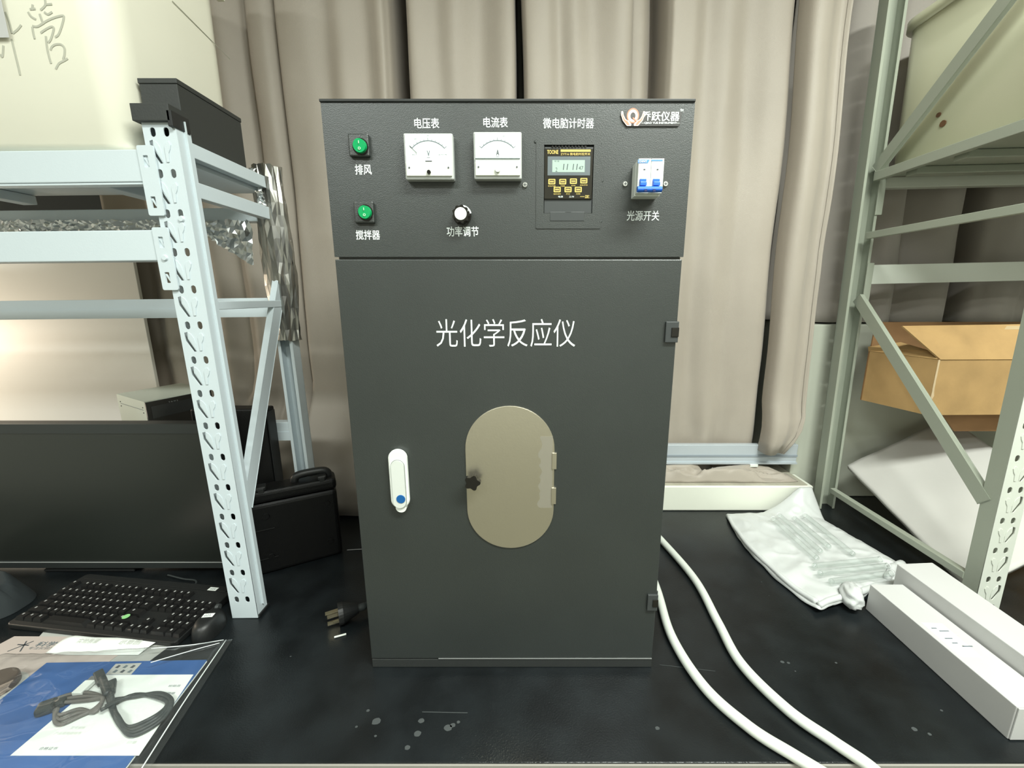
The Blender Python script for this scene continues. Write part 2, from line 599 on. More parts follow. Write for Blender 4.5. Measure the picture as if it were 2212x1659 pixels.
curtain('curtain', 'taupe curtain left of the black cabinet, behind the left rack',
        [(150, .02), (215, .05), (270, .01), (330, .06), (385, .02), (430, .05), (472, .012), (510, .04), (524, .052), (545, .012), (570, .002), (588, .012), (600, .040), (605, .10), (604, .11), (601, .035), (606, .006), (622, .0),
         (665, .004), (705, .018), (740, .006), (788, .026), (822, .0), (836, .010), (845, .050), (845, .22), (861, .235), (876, .22), (879, .050), (884, .012), (900, .0), (945, .018), (985, .004), (1040, .026), (1085, .0), (1108, .003), (1113, .025), (1114, .09)],
        1.292, .004, 1.99, shape=low_left)
curtain('curtain', 'taupe curtain above and right of the cabinet with a broad bright fold',
        [(1123, .11), (1123, .045), (1127, .012), (1138, .0), (1175, .004), (1202, .020), (1235, .004), (1275, .016), (1320, .0), (1344, .004), (1355, .022), (1353, .050), (1362, .045), (1385, .050), (1404, .090), (1412, .150), (1423, .130), (1424, .040), (1430, .010), (1442, .0),
         (1480, .006), (1515, .028), (1560, .008), (1605, .022), (1650, .004), (1680, .0), (1692, .010), (1697, .035), (1696, .10), (1690, .18)],
        1.275, .088, 1.99, drift=.035, shape=low_gather)


def bulb(x, y, z, u, v):
    if z < .33:
        s = (.33 - z) / .15
        s = min(s, 1.35)
        if s <= 1.0:
            x = x - (x - .735) * .42 * s ** 2.2
            y += .012 * math.sin(s * PI) * -1
        else:
            x = x - (x - .735) * .42
    return x, y, z


curtain('curtain', 'narrow taupe curtain edge with a visible seam, its foot curled by the window rail',
        [(1728, .065), (1727, .035), (1732, .010), (1746, .0), (1768, .004), (1785, .018), (1800, .022), (1813, .012), (1815, .016)],
        1.205, .175, 1.99, drift=.035, shape=bulb, sc=.945, seam=.80)
curtain('curtain', 'shaded taupe curtain hanging behind the right rack',
        [(1800, .20), (1826, .18), (1838, .075), (1852, .03), (1880, .006), (1905, .012), (1935, .05), (1965, .02), (2010, .0), (2040, .03), (2052, .06), (2080, .03), (2120, .004), (2165, .02), (2196, .075), (2200, .15), (2232, .15), (2234, .05), (2262, .02), (2300, .0), (2345, .02), (2390, .05), (2450, .0), (2520, .05), (2600, .0)],
        1.310, .575, 1.99, m=curtain_back)


# crumpled fabric on the ledge under the window rail
def heap(u, v):
    x = -.10 + .955 * u
    y = 1.200 + .062 * v + .014 * nz(x * 5, 7.0) * (1 - v)
    e = min(1, u * 14, (1 - u) * 7) * min(1, (1 - v) * 6 + .25) * min(1, v * 5)
    z = .0868 + e * (.006 + .042 * max(0, ridged(x * 6 + y * 14, y * 20 - x * 4, 2)) ** 2 + .022 * max(0, ridged(x * 12 + y * 6, y * 34, 5)) ** 2)
    return Vector((x, y, min(.1255, max(.0868, z))))


o = thicken(obj('curtain_hem', grid_mesh(150, 34, heap), curtain_mat, None, smooth=True), .0012, 1)
tag(o, 'crumpled end of taupe cloth lying on the white ledge under the window rail', 'cloth')


# ------------------------------------------------------------------ the black reactor cabinet
FY = 0.625
XL, XR, ZT, ZS = -0.2760, 0.2275, 0.914, 0.7105
cab = thing('reactor_cabinet', 'tall black metal laboratory cabinet with dials on top and an oval window in its door', 'cabinet', ((XL + XR) / 2, 0.83, 0))
CB = obj('cabinet_body', bx(XL + .003, XR - .001, FY + .004, 1.03, 0.0, ZT - .003, .0015), black_coat, cab)
obj('base_plate', bx(XL, XR, FY - .001, 1.02, 0.0003, .0175, .001), black_base, cab)
obj('top_lid', bx(XL - .001, XR + .001, FY - .004, 1.032, ZT - .0028, ZT + .001, .001), mat('lid_dark', (0.015, 0.017, 0.016), .5), cab)
door = obj('door', bx(XL, XR - .0005, FY - .002, FY + .0035, .0200, ZS - .0025, .0012), black_coat, cab)
obj('door_bottom_edge', bx(XL + .12, XR - .001, FY - .0026, FY - .0016, .0196, .0207), mat('bright_metal_edge', (0.55, 0.57, 0.56), .3, metal=.6), door)


def fx(px, py, y=FY):
    return PY(px, py, y)


def facebox(px0, py0, px1, py1, y):
    a, b = fx(px0, (py0 + py1) / 2, y), fx(px1, (py0 + py1) / 2, y)
    c, d = fx((px0 + px1) / 2, py1, y), fx((px0 + px1) / 2, py0, y)
    return a.x, b.x, c.z, d.z


def facetext(name, body, m, parent, box, y=FY, weight=0.0, th=.0004, space=1.0, shear=0.0):
    x0, x1, z0, z1 = facebox(*box, y)
    return text(name, body, m, parent, (x0, y, z0), XV, ZV, x1 - x0, z1 - z0, weight, th, space, shear)


# control panel: a sheet with a real cut-out for the timer
x0, x1, z0, z1 = facebox(1175, 313, 1281, 461, FY - .002)
cp = link('control_panel', plate_mesh('control_panel', [(XL, ZS + .001), (XR + .001, ZS + .001), (XR + .001, ZT - .003), (XL, ZT - .003)], [[(x0, z0), (x1, z0), (x1, z1), (x0, z1)]], .0035, (0, FY - .0002, 0), XV, ZV), black_coat, cab)
PF = FY - .002            # front of panel and door
for body, box, w in (('电压表', (895, 255, 949, 278), .012), ('电流表', (1044, 253, 1097, 276), .012), ('微电脑计时器', (1173, 255, 1283, 278), .010),
                     ('排风', (767, 355, 803, 378), .016), ('搅拌器', (769, 497, 821, 518), .012), ('功率调节', (965, 489, 1034, 511), .010), ('光源开关', (1354, 455, 1424, 477), .004)):
    facetext('printed_label', body, white_print, cp, box, PF, w)
facetext('door_lettering', '光化学反应仪', white_print, door, (942, 689, 1243, 749), PF, -.006)


def disc_front(px, py, rpx, y, h, m, name, parent, n=28, bev=0.0, ry=None):
    c = fx(px, py, y + h)
    k = (fx(px + rpx, py, y).x - fx(px, py, y).x)
    bm = add_cyl(bmesh.new(), c, (0, -1, 0), k, h, n, bev=bev)
    return obj(name, bm, m, parent, smooth=False)


# rocker switches
for (px, py) in ((776, 314), (787, 458)):
    c = fx(px + 2, py + 2, PF)
    s = 0.0140
    sw = obj('rocker_switch', bx(c.x - s, c.x + s, PF - .006, PF, c.z - s * 1.02, c.z + s * 1.02, .0018), black_coat, cab)
    c = fx(px, py, PF - .011)
    rg = obj('switch_ring', add_cyl(bmesh.new(), (c.x, PF - .006, c.z), (0, -1, 0), .0106, .0015, 28), gloss_black, sw)
    bm = bmesh.new()
    add_cyl(bm, (0, 0, 0), (0, -1, 0), .0092, .005, 28, r2=.0084)
    for v in bm.verts:
        if v.co.y < -.004:
            v.co.y -= v.co.z * .12
        v.co += Vector((c.x, PF - .0068, c.z))
    obj('rocker', bm, green_glow, sw)
    bm = bmesh.new()
    add_box(bm, c.x - .0004, c.x + .0004, PF - .0131, PF - .0110, c.z + .002, c.z + .0055)
    ob = obj('on_mark', bm, mat('pale_green_print', (.5, .8, .55), .4), sw)
    ob = link('off_mark', plate_mesh('off_mark', circ(0, 0, .0018), [circ(0, 0, .0011)], .0006, (c.x, PF - .0117, c.z - .0037), XV, ZV), MATS['pale_green_print'], sw)

# panel meters
for kind, box in (('V', (873, 287, 979, 388)), ('A', (1023, 284, 1127, 387))):
    yb, ym = PF, PF - .013
    x0, x1, z0, z1 = facebox(*box, ym)
    nm = obj('panel_meter', bx(x0, x1, ym, yb, z0, z1, .002), clear_edge, cab)
    nm['label'] = 'square white voltmeter dial marked V' if kind == 'V' else 'square white ammeter dial marked A'
    ins = .0022
    yf = ym - .0008
    obj('dial', bx(x0 + ins, x1 - ins, yf, ym + .002, z0 + (z1 - z0) * .37, z1 - .0022, .0006), dial_white, nm)
    obj('lower_cover', bx(x0 + ins, x1 - ins, yf - .0012, ym + .002, z0 + .004, z0 + (z1 - z0) * (.365 if kind == 'A' else .385), .0008), cover_white, nm)
    cx, w, h = (x0 + x1) / 2, x1 - x0, z1 - z0
    ac = (cx, z0 + h * .30)
    ra = w * .47
    bm = bmesh.new()
    arc = [(ra * math.sin(a), ra * math.cos(a)) for a in [R(-46 + 92 * i / 30) for i in range(31)]]
    hi = [(p[0], p[1]) for p in arc]
    lo = [(p[0] * .968, p[1] * .968) for p in arc]
    add_prism(bm, hi + lo[::-1], (ac[0], yf - .00005, ac[1]), XV, ZV, -YV, .0002)
    for i in range(0, 11):
        a = R(-46 + 9.2 * i)
        l = 1.10 if i % 5 == 0 else 1.045
        d = Vector((math.sin(a), 0, math.cos(a)))
        o0 = Vector((ac[0], yf - .00015, ac[1]))
        add_bar(bm, o0 + d * ra, o0 + d * (ra * l), .0006, .0002, up=(0, 1, 0))
    obj('scale', bm, ink, nm)
    text('unit_letter', kind, ink_dark if kind == 'A' else ink, nm, (cx - .0020, yf, z0 + h * .50), XV, ZV, .0042, .0070, .03, .0002)
    text('unit_mark', '~', ink, nm, (cx - .0022, yf, z0 + h * .465), XV, ZV, .0042, .0009, .0, .0002)
    for a, s in ((-28, '50'), (0, '100')) if kind == 'V' else ((14, '20'),):
        d = Vector((math.sin(R(a)), 0, math.cos(R(a))))
        q = Vector((ac[0], yf, ac[1])) + d * ra * 1.16
        text('scale_number', s, ink, nm, (q.x - .0014, yf, q.z), XV, ZV, .0030, .0016, .0, .0002)
    if kind == 'V':
        a = R(-45)
        d = Vector((math.sin(a), 0, math.cos(a)))
        o0 = Vector((ac[0], yf - .0006, ac[1]))
        obj('needle', add_bar(bmesh.new(), o0 + d * ra * .70, o0 + d * ra * 1.14, .0005, .0003, up=(0, 1, 0)), ink_dark, nm)
        text('small_print', 'GB/T7676-1998', ink, nm, (x0 + w * .70, yf, z0 + h * .525), XV, ZV, w * .17, .0014, 0, .0002)
        text('small_print', '85L1', ink, nm, (x0 + w * .17, yf, z0 + h * .525), XV, ZV, w * .09, .0014, 0, .0002)
        obj('slot', bx(cx - .0045, cx + .0045, yf - .0015, yf, z0 + h * .385, z0 + h * .40), ink_dark, nm)
        obj('zero_screw', add_cyl(bmesh.new(), (cx, yf - .0012, z0 + h * .15), (0, -1, 0), .0026, .0022, 20), gloss_black, nm)
    else:
        obj('seam_line', bx(x0 + ins, x1 - ins, yf - .0014, yf + .0005, z0 + h * .43, z0 + h * .437), ink, nm)
        obj('zero_screw', add_cyl(bmesh.new(), (cx, yf - .0012, z0 + h * .19), (0, -1, 0), .0036, .0028, 20, bev=.0005), white_plastic, nm)
    for s in (-1, 1):
        obj('screw', add_cyl(bmesh.new(), (cx + s * w * .40, yf - .001, z0 + h * .25), (0, -1, 0), .0011, .0008, 12), ink_dark, nm)

# power knob
kc = fx(996, 463, PF - .012)
kn = obj('power_knob', add_cyl(bmesh.new(), (kc.x, PF, kc.z), (0, -1, 0), .0128, .004, 30, bev=.0008), gloss_black, cab)
bm = bmesh.new()
poly = [((.0112 + .0009 * math.cos(a * 9)) * math.cos(a), (.0112 + .0009 * math.cos(a * 9)) * math.sin(a)) for a in [2 * PI * i / 72 for i in range(72)]]
add_prism(bm, poly, (kc.x, PF - .004, kc.z), XV, ZV, -YV, .012)
obj('knob_grip', bm, gloss_black, kn)
obj('knob_cap', add_cyl(bmesh.new(), (kc.x, PF - .016, kc.z), (0, -1, 0), .0084, .0014, 30, bev=.0005), white_plastic, kn)
arc = [(.0138 * math.cos(a), .0138 * math.sin(a)) for a in [R(12 + 68 * i / 14) for i in range(15)]]
obj('knob_scale', add_prism(bmesh.new(), arc + [(p[0] * .84, p[1] * .84) for p in arc[::-1]], (kc.x, PF - .0042, kc.z), XV, ZV, -YV, .0005), white_print, kn)

# microcomputer timer in its cut-out
x0, x1, z0, z1 = facebox(1158, 298, 1301, 494, PF)
ix0, ix1, iz0, iz1 = facebox(1175, 313, 1281, 461, PF)
tm = link('timer', plate_mesh('timer', rrect(x0, x1, z0, z1, .002), [[(ix0, iz0), (ix1, iz0), (ix1, iz1), (ix0, iz1)]], .0012, (0, PF - .0004, 0), XV, ZV), black_coat, cab)
tm['label'] = 'digital timer with gold keys set into the control panel'
TF = PF + .0006
a0, a1, b0, b1 = facebox(1176, 430, 1279, 461, TF)
obj('timer_body', bx(ix0 + .0008, ix1 - .0008, TF, FY + .003, iz0 + .0005, iz1 - .0025), dark_plastic, tm)
a0, a1, b0, b1 = facebox(1176, 320, 1280, 430, TF - .002)
obj('timer_face', bx(a0, a1, TF - .002, TF + .001, b0, b1, .0006), brown_black, tm)
TG = TF - .002
facetext('maker_name', 'TOONE', gold, tm, (1182, 324, 1206, 333), TG, .03)
a0, a1, b0, b1 = facebox(1211, 323, 1276, 328, TG)
obj('gold_bar', bx(a0, a1, TG - .0002, TG + .0002, b0, b1), gold, tm)
facetext('model_line', 'ZYT16 微电脑时控开关', gold, tm, (1211, 330, 1275, 336), TG, .01)
a0, a1, b0, b1 = facebox(1183, 338, 1275, 379, TG)
obj('display_bezel', bx(a0, a1, TG - .0003, TG + .0003, b0, b1), lcd_bezel, tm)
a0, a1, b0, b1 = facebox(1193, 346, 1263, 372, TG)
obj('display', bx(a0, a1, TG - .0005, TG, b0, b1), lcd, tm)
facetext('digits', '11 11', ink_dark, tm, (1216, 354, 1248, 367), TG - .0004, .01, .0002, 1.1, .15)
facetext('digits', '47', ink_dark, tm, (1250, 359, 1260, 367), TG - .0004, .0, .0002)
facetext('digits', '2', ink_dark, tm, (1200, 362, 1204, 371), TG - .0004, -.01, .0002)
facetext('digits', '时 控', ink, tm, (1198, 346.5, 1208, 350), TG - .0004, .0, .0002)
facetext('digits', '1 2 3 4', ink, tm, (1215, 375, 1250, 378), TG, .0, .0004)
keysx = [(1192, 393), (1215.5, 393), (1238.5, 392), (1261, 391), (1203.5, 410), (1227, 410), (1249, 410)]
for i, (px, py) in enumerate(keysx):
    a0, a1, b0, b1 = facebox(px - 7.6, py - 6.2, px + 7.6, py + 5.6, TG)
    cx, cz = (a0 + a1) / 2, (b0 + b1) / 2
    w, h = (a1 - a0) / 2, (b1 - b0) / 2
    kb = link('key', plate_mesh('key', rrect(-w, w, -h, h, .001, 3), [rrect(-w * .70, w * .70, -h * .66, h * .66, .0006, 3)], .0008, (cx, TG - .0003, cz), XV, ZV), gold, tm)
    obj('key_pad', bx(cx - w * .68, cx + w * .68, TG - .0003, TG, cz - h * .64, cz + h * .64), mat('key_pad_olive', (.13, .10, .04), .4), kb)
    obj('key_bar', bx(cx - w * .55, cx + w * .55, TG - .0005, TG - .0003, cz - h * .18, cz + h * .22), gold, kb)
for (px, py), s in zip(keysx, ('取消/恢复', '校星期', '校时', '自动/手动', '设定/定时', '校分', '时钟')):
    facetext('key_name', s, gold, tm, (px - (8 if '/' in s else 4.5), py + 7.5, px + (8 if '/' in s else 4.5), py + 10.5), TG, .01)
facetext('small_print', '电源', white_print, tm, (1206, 423, 1216, 427), TG, .0)
facetext('small_print', '工作', white_print, tm, (1229, 423, 1240, 427), TG, .0)
facetext('maker_name', '一正', gold, tm, (1253, 422, 1273, 428), TG, .03)
a0, a1, b0, b1 = facebox(1188, 458, 1262, 476, PF)
obj('battery_door', bx(a0, a1, PF - .0016, PF, b0 - .001, b1, .0004), dark_plastic, tm)
c = fx(1227, 458, PF)
obj('finger_notch', add_prism(bmesh.new(), circ(0, 0, .0042, n=14, a0=0, a1=PI), (c.x, PF - .0018, c.z - .001), XV, ZV, YV, .0014), dark_plastic, tm)
a0, a1, b0, b1 = facebox(1190, 316, 1268, 320, TF)
bm = bmesh.new()
for i in range(11):
    q = a0 + (a1 - a0) * (i + .25) / 11
    add_box(bm, q, q + (a1 - a0) / 22, TF - .0012, TF + .001, b0, b1 + .0005)
obj('vent_teeth', bm, gloss_black, tm)
for px, py in ((1300, 310), (1300, 391), (1297, 479), (1157, 306)):
    c = fx(px, py, PF)
    obj('rivet', add_cyl(bmesh.new(), (c.x, PF, c.z), (0, -1, 0), .0022, .0012, 14, r2=.0014), black_coat, tm)
for px, py in ((1134, 400), (1350, 398), (1437, 398)):
    c = fx(px, py, PF)
    sc = obj('screw', add_cyl(bmesh.new(), (c.x, PF, c.z), (0, -1, 0), .0040, .0026, 20, r2=.0030), chrome, cab)
    bm = bmesh.new()
    add_box(bm, c.x - .0022, c.x + .0022, PF - .0028, PF - .0024, c.z - .0004, c.z + .0004)
    add_box(bm, c.x - .0004, c.x + .0004, PF - .0028, PF - .0024, c.z - .0022, c.z + .0022)
    obj('screw_slot', bm, ink_dark, sc)

# circuit breaker
BF = PF - .031
x0, x1, z0, z1 = facebox(1378, 342, 1433, 420, BF)
cb = obj('circuit_breaker', bx(x0 - .0004, x1, BF + .012, PF, z0 + .0005, z1 - .001, .0008), white_plastic, cab)
cb['label'] = 'white two pole circuit breaker with blue toggles'
xm = (x0 + x1) / 2
bm = bmesh.new()
for a, b in ((x0, xm - .0002), (xm + .0002, x1)):
    add_box(bm, a, b, BF, BF + .0125, z0 + (z1 - z0) * .16, z1, .0007)
    add_box(bm, a, b, BF + .003, BF + .0125, z0 + (z1 - z0) * .05, z0 + (z1 - z0) * .17, .0006)
obj('breaker_face', bm, white_plastic, cb)
a0, a1, b0, b1 = facebox(1378, 345, 1403, 352.5, BF)
bl = add_prism(bmesh.new(), [(a0, b0), (a1 - .002, b0), (a1 - .0004, b0 + .003), (a1, b1), (a0, b1)], (0, BF - .0001, 0), XV, ZV, -YV, .0002)
lb = obj('blue_name_patch', bl, mat('pale_blue_print', (.10, .28, .62), .4), cb)
facetext('maker_name', 'CHNT', white_print, lb, (1379.5, 346.3, 1397.5, 351.2), BF - .0003, .03)
a0, a1, b0, b1 = facebox(1407, 345, 1431.5, 348, BF)
obj('blue_stripe', bx(a0, a1, BF - .0003, BF, b0, b1), MATS['pale_blue_print'], cb)
for px in (1392, 1420.5):
    a0, a1, b0, b1 = facebox(px - 2, 365, px + 2, 367.4, BF)
    obj('indicator', bx(a0, a1, BF - .0003, BF, b0, b1), ink_dark, cb)
for px0, px1 in ((1382, 1396), (1410.5, 1425)):
    a0, a1, b0, b1 = facebox(px0, 386, px1, 402, BF - .002)
    bm = bmesh.new()
    add_box(bm, a0, a1, BF - .003, BF + .001, b0 + (b1 - b0) * .5, b1, .0006)
    add_box(bm, a0, a1, BF - .0055, BF + .001, b0, b0 + (b1 - b0) * .52, .0006)
    obj('toggle', bm, blue_plastic, cb)
a0, a1, b0, b1 = facebox(1378, 401, 1431, 414, BF - .009)
bm = bmesh.new()
add_tube(bm, [(a0, BF - .0055, (b0 + b1) / 2), (a1, BF - .0055, (b0 + b1) / 2)], (b1 - b0) / 2, n=14, k=1)
th = obj('toggle_bar', bm, blue_plastic, cb)
for px in (1395, 1413.5):
    a0, a1, c0, c1 = facebox(px - 3, 409, px + 3, 413.5, BF - .0095)
    obj('bar_notch', bx(a0, a1, BF - .0096, BF - .0080, c0, c1), mat('navy_shadow', (.003, .01, .09), .5), th)

# maker badge
bx0, bx1, bz0, bz1 = facebox(1347, 236, 1477, 273, PF)
bd = obj('badge', add_prism(bmesh.new(), [(x + bx0, z + bz0) for x, z in ((.004, -.0004), (.0745, -.0004), (.077, .003), (.078, .018), (.0215, .018), (.014, .023), (.006, .021), (.0005, .0145), (.0005, .007))], (0, PF, 0), XV, ZV, -YV, .0016), gloss_black, cab)
bd['label'] = "maker's badge with salmon emblem of two hands round a letter"
BY = PF - .0016
cc = fx(1367, 252, BY)
wm = white_print
link('emblem_ring', plate_mesh('emblem_ring', circ(0, 0, .0082, .0092), [circ(0, 0, .0066, .0076)], .0006, (cc.x, BY - .0002, cc.z + .001), XV, ZV), salmon, bd)
link('emblem_ring', plate_mesh('emblem_ring', circ(0, 0, .0066, .0076), [circ(0, -.0002, .0034, .0042)], .0006, (cc.x, BY - .0001, cc.z + .001), XV, ZV), mat('pale_salmon', (.82, .62, .55), .4), bd)
obj('emblem_tail', add_bar(bmesh.new(), (cc.x, BY - .0006, cc.z - .0015), (cc.x + .0052, BY - .0006, cc.z - .0062), .0016, .0005, up=(0, 1, 0)), salmon, bd)
for s in (-1, 1):
    hand = [(.002, -.0115), (.0075, -.0115), (.0135, -.0050), (.0162, .0020), (.0158, .0062), (.0138, .0066), (.0120, .0008), (.0098, -.0030), (.0072, -.0046), (.0050, -.0048), (.0040, -.0070), (.0016, -.0090)]
    obj('emblem_hand', add_prism(bmesh.new(), [(s * p[0], p[1]) for p in hand], (cc.x, BY - .0001, cc.z), XV, ZV, -YV, .0005), MATS['pale_salmon'], bd)
    inner = [(.004, -.0102), (.0070, -.0102), (.0122, -.0046), (.0148, .0018), (.0146, .0046), (.0130, -.0006), (.0104, -.0042), (.0072, -.0058), (.0062, -.0068)]
    obj('emblem_palm', add_prism(bmesh.new(), [(s * p[0], p[1]) for p in inner], (cc.x, BY - .0006, cc.z), XV, ZV, -YV, .0002), salmon, bd)
facetext('maker_name', '乔', wm, bd, (1387, 241, 1406, 261), BY, .016)
facetext('maker_name', '跃仪器', wm, bd, (1407, 241, 1468, 262), BY, .018)
facetext('maker_name_latin', '—QIAO YUE INSTRUMENT—', wm, bd, (1385, 263.5, 1468, 268.5), BY, .03)
facetext('trade_mark', 'TM', wm, bd, (1469, 236, 1476, 241), BY, .03)

# door handle
c = fx(864.5, 1035, PF)
hd = obj('door_handle', add_prism(bmesh.new(), stadium(0, 0, .0300, .1010), (c.x, PF, c.z + .0025), XV, ZV, -YV, .009), white_plastic, door)
bmesh_h = add_prism(bmesh.new(), circ(0, 0, .0088, n=16, a0=PI, a1=2 * PI), (c.x + .0008, PF, c.z - .0458), XV, ZV, -YV, .008)
obj('handle_tip', bmesh_h, white_plastic, hd)
hd.rotation_euler = (0, R(0), 0)
lev = stadium(0, 0, .0205, .0815)
obj('lever', add_prism(bmesh.new(), lev, (c.x + .0002, PF - .0090, c.z - .0045), XV, ZV, -YV, .0022), mat('lever_white', (.66, .69, .65), .35), hd)
link('lever_gap', plate_mesh('lever_gap', stadium(0, 0, .0222, .0832), [stadium(0, 0, .0208, .0818)], .0004, (c.x + .0002, PF - .0091, c.z - .0045), XV, ZV), mat('gap_grey', (.22, .24, .23), .6), hd)
q = fx(866, 1078, PF - .011)
lk = obj('lock_button', add_cyl(bmesh.new(), (q.x, PF - .0108, q.z), (0, -1, 0), .0072, .0012, 24, bev=.0003), blue_lock, hd)
md = hd.modifiers.new('soft', 'BEVEL'); md.width = .003; md.segments = 3; md.angle_limit = R(50)

# oval inspection cover
x0, x1, z0, z1 = facebox(1007, 877, 1197, 1184, PF - .002)
ow, oh = x1 - x0, z1 - z0
cx, cz = (x0 + x1) / 2, (z0 + z1) / 2
wc = obj('oval_cover', add_prism(bmesh.new(), stadium(0, 0, ow, oh, 30), (cx, PF, cz), XV, ZV, -YV, .0022), satin, door)
wc['label'] = 'satin metal oval cover over the door window'
md = wc.modifiers.new('soft', 'BEVEL'); md.width = .0006; md.segments = 2; md.angle_limit = R(50)
rz = []
for i in range(26):
    z = z1 - oh * (.20 + .50 * i / 25)
    rz.append((x1 - .0035 - .020 - .006 * nz(z * 90, 1.3) - .003 * nz(z * 400, 4), z))
obj('residue_patch', add_prism(bmesh.new(), rz + [(x1 - .003, rz[-1][1]), (x1 - .003, rz[0][1])], (0, PF - .0022, 0), XV, ZV, -YV, .00012), residue, wc)
for z in (facebox(1197, 977, 1202, 1012, PF), facebox(1197, 1052, 1202, 1087, PF)):
    bm = add_box(bmesh.new(), x1 - .004, x1 + .0035, PF - .0038, PF, z[2], z[3], .0006)
    obj('cover_hinge', bm, satin, wc)
q = fx(1021, 1041, PF - .016)
kb = obj('cover_knob', add_cyl(bmesh.new(), (q.x, PF - .0022, q.z), (0, -1, 0), .0062, .010, 20), gloss_black, wc)
poly = [((.0112 + .0018 * math.cos(a * 5)) * math.cos(a), (.0112 + .0018 * math.cos(a * 5)) * math.sin(a)) for a in [2 * PI * i / 60 for i in range(60)]]
obj('knob_head', add_prism(bmesh.new(), poly, (q.x, PF - .0120, q.z), XV, ZV, -YV, .009), gloss_black, kb)

# door hinges
for (px, py) in ((1448, 717), (1408, 1299)):
    a = fx(px, py, PF)
    h = .0155
    hg = obj('door_hinge', bx(a.x - .0085, XR + .0008, PF - .0045, PF, a.z - h, a.z + h, .0008), dark_plastic, cab)
    obj('hinge_pin', bx(a.x, XR + .001, PF - .0060, PF - .0040, a.z - h * .45, a.z + h * .45, .0006), gloss_black, hg)
    obj('hinge_barrel', add_cyl(bmesh.new(), (XR + .001, FY + .004, a.z - h), (0, 0, 1), .0022, 2 * h, 14), dark_plastic, hg)


# ------------------------------------------------------------------ shelving racks
def upright_face(name, parent, m, x0, w, y, ztop, holes_z, pitch, mirror=False, local=True):
    """perforated front sheet of an upright: pairs of oval holes, a slanted slot per module"""
    hs = []
    xc = x0 + w / 2
    for z in holes_z:
        for s in (-1, 1):
            hs.append(stadium(xc + s * w * .205, z, .0088, .0140, 6))
        zc = z - pitch * .48
        if zc - .02 < .002:
            continue
        sg = -1 if not mirror else 1
        a = [(sg * .0190, .0170), (sg * .0135, .0185), (sg * .0145, .0060), (sg * .0030, -.0170), (sg * .0080, -.0170), (sg * .0195, .0030)]
        hs.append([(xc + p[0], zc + p[1]) for p in a])
    me = plate_mesh(name, [(x0, .0), (x0 + w, .0), (x0 + w, ztop), (x0, ztop)], hs, .0016, (0, y, 0), XV, ZV)
    o = link(name, me, m, parent)
    bm = bmesh.new()
    for z in holes_z:
        zc = z - pitch * .48
        if zc - .02 < .002:
            continue
        for s in (-1, 1):
            sg = s
            if s == (-1 if not mirror else 1):
                lobe = [(sg * .0015, -.0165), (sg * .0125, .0060), (sg * .0118, .0180), (sg * .0070, .0150), (sg * .0030, .0080), (sg * .0010, -.0020)]
                add_prism(bm, [(xc + p[0], zc + p[1]) for p in lobe], (0, y - .0008, 0), XV, ZV, -YV, .0009)
                continue
            lobe = [(sg * .0040, -.0155), (sg * .0040, .0080), (sg * .0075, .0145), (sg * .0125, .0162), (sg * .0150, .0105), (sg * .0130, .0040), (sg * .0095, -.0020), (sg * .0080, -.0155)]
            add_prism(bm, [(xc + p[0], zc + p[1]) for p in lobe], (0, y - .0008, 0), XV, ZV, -YV, .0014)
    p = obj('punched_tabs', bm, m, o)
    p['kind'] = 'stuff'
    md = p.modifiers.new('soft', 'BEVEL'); md.width = .0006; md.segments = 2
    return o


def rear_upright(parent, m, x0, w, y, z0, z1, lip=.03, name='rear_upright', flip=False, pitch=.062):
    """C section seen from its open side"""
    bm = bmesh.new()
    add_box(bm, x0, x0 + .0016, y, y + lip, z0, z1)
    add_box(bm, x0 + w - .0016, x0 + w, y, y + lip, z0, z1)
    add_box(bm, x0, x0 + .007, y - .0016, y, z0, z1)
    add_box(bm, x0 + w - .007, x0 + w, y - .0016, y, z0, z1)
    o = obj(name, bm, m, parent)
    n = int((z1 - z0) / pitch)
    hs = [rrect(x0 + w * .42, x0 + w * .58, z0 + pitch * (i + .4), z0 + pitch * (i + .4) + .008, .002, 2) for i in range(n)]
    link('web', plate_mesh('web', [(x0, z0), (x0 + w, z0), (x0 + w, z1), (x0, z1)], hs, .0016, (0, y + lip, 0), XV, ZV), m, o)
    return o


# left rack
LX0, LX1 = -0.6095, -0.5560
L = thing('storage_rack', 'pale blue-grey perforated steel rack on the left end of the bench', 'rack', (-0.58, 0.74, 0), rot=(0, -0.011, 0))
L.location.z = .0012
HZ = [.0442 + .0622 * i for i in range(15)]
uf = upright_face('front_upright', L, rack_blue, LX0, LX1 - LX0, .7408, .936, HZ, .0622)
uf['label'] = 'perforated front post'
bm = bmesh.new()
add_box(bm, LX0, LX0 + .0016, .7416, .772, .0, .936)
add_box(bm, LX1 - .0016, LX1, .7416, .772, .0, .936)
add_box(bm, LX1 - .010, LX1 - .0016, .771, .7725, .0, .936)
add_box(bm, LX1 - .001, LX1 + .0045, .757, .7585, .02, .936)
obj('post_sides', bm, rack_blue, uf)
obj('rubber_foot', bx(LX0 - .001, LX1 + .003, .742, .776, .0003, .006), black_plastic, uf)
rear_upright(L, rack_blue, -.588, .036, .990, 0.0, .935, .028)


def beam(parent, m, name, x0, x1, y, z0, z1, depth=.03, groove=False):
    bm = bmesh.new()
    add_box(bm, x0, x1, y, y + depth, z0, z1, .0015)
    o = obj(name, bm, m, parent)
    if groove:
        zc = (z0 + z1) / 2
        bm = bmesh.new()
        add_box(bm, x0, x1, y - .002, y, z0, zc - .001)
        obj('fold', bm, m, o)
    return o


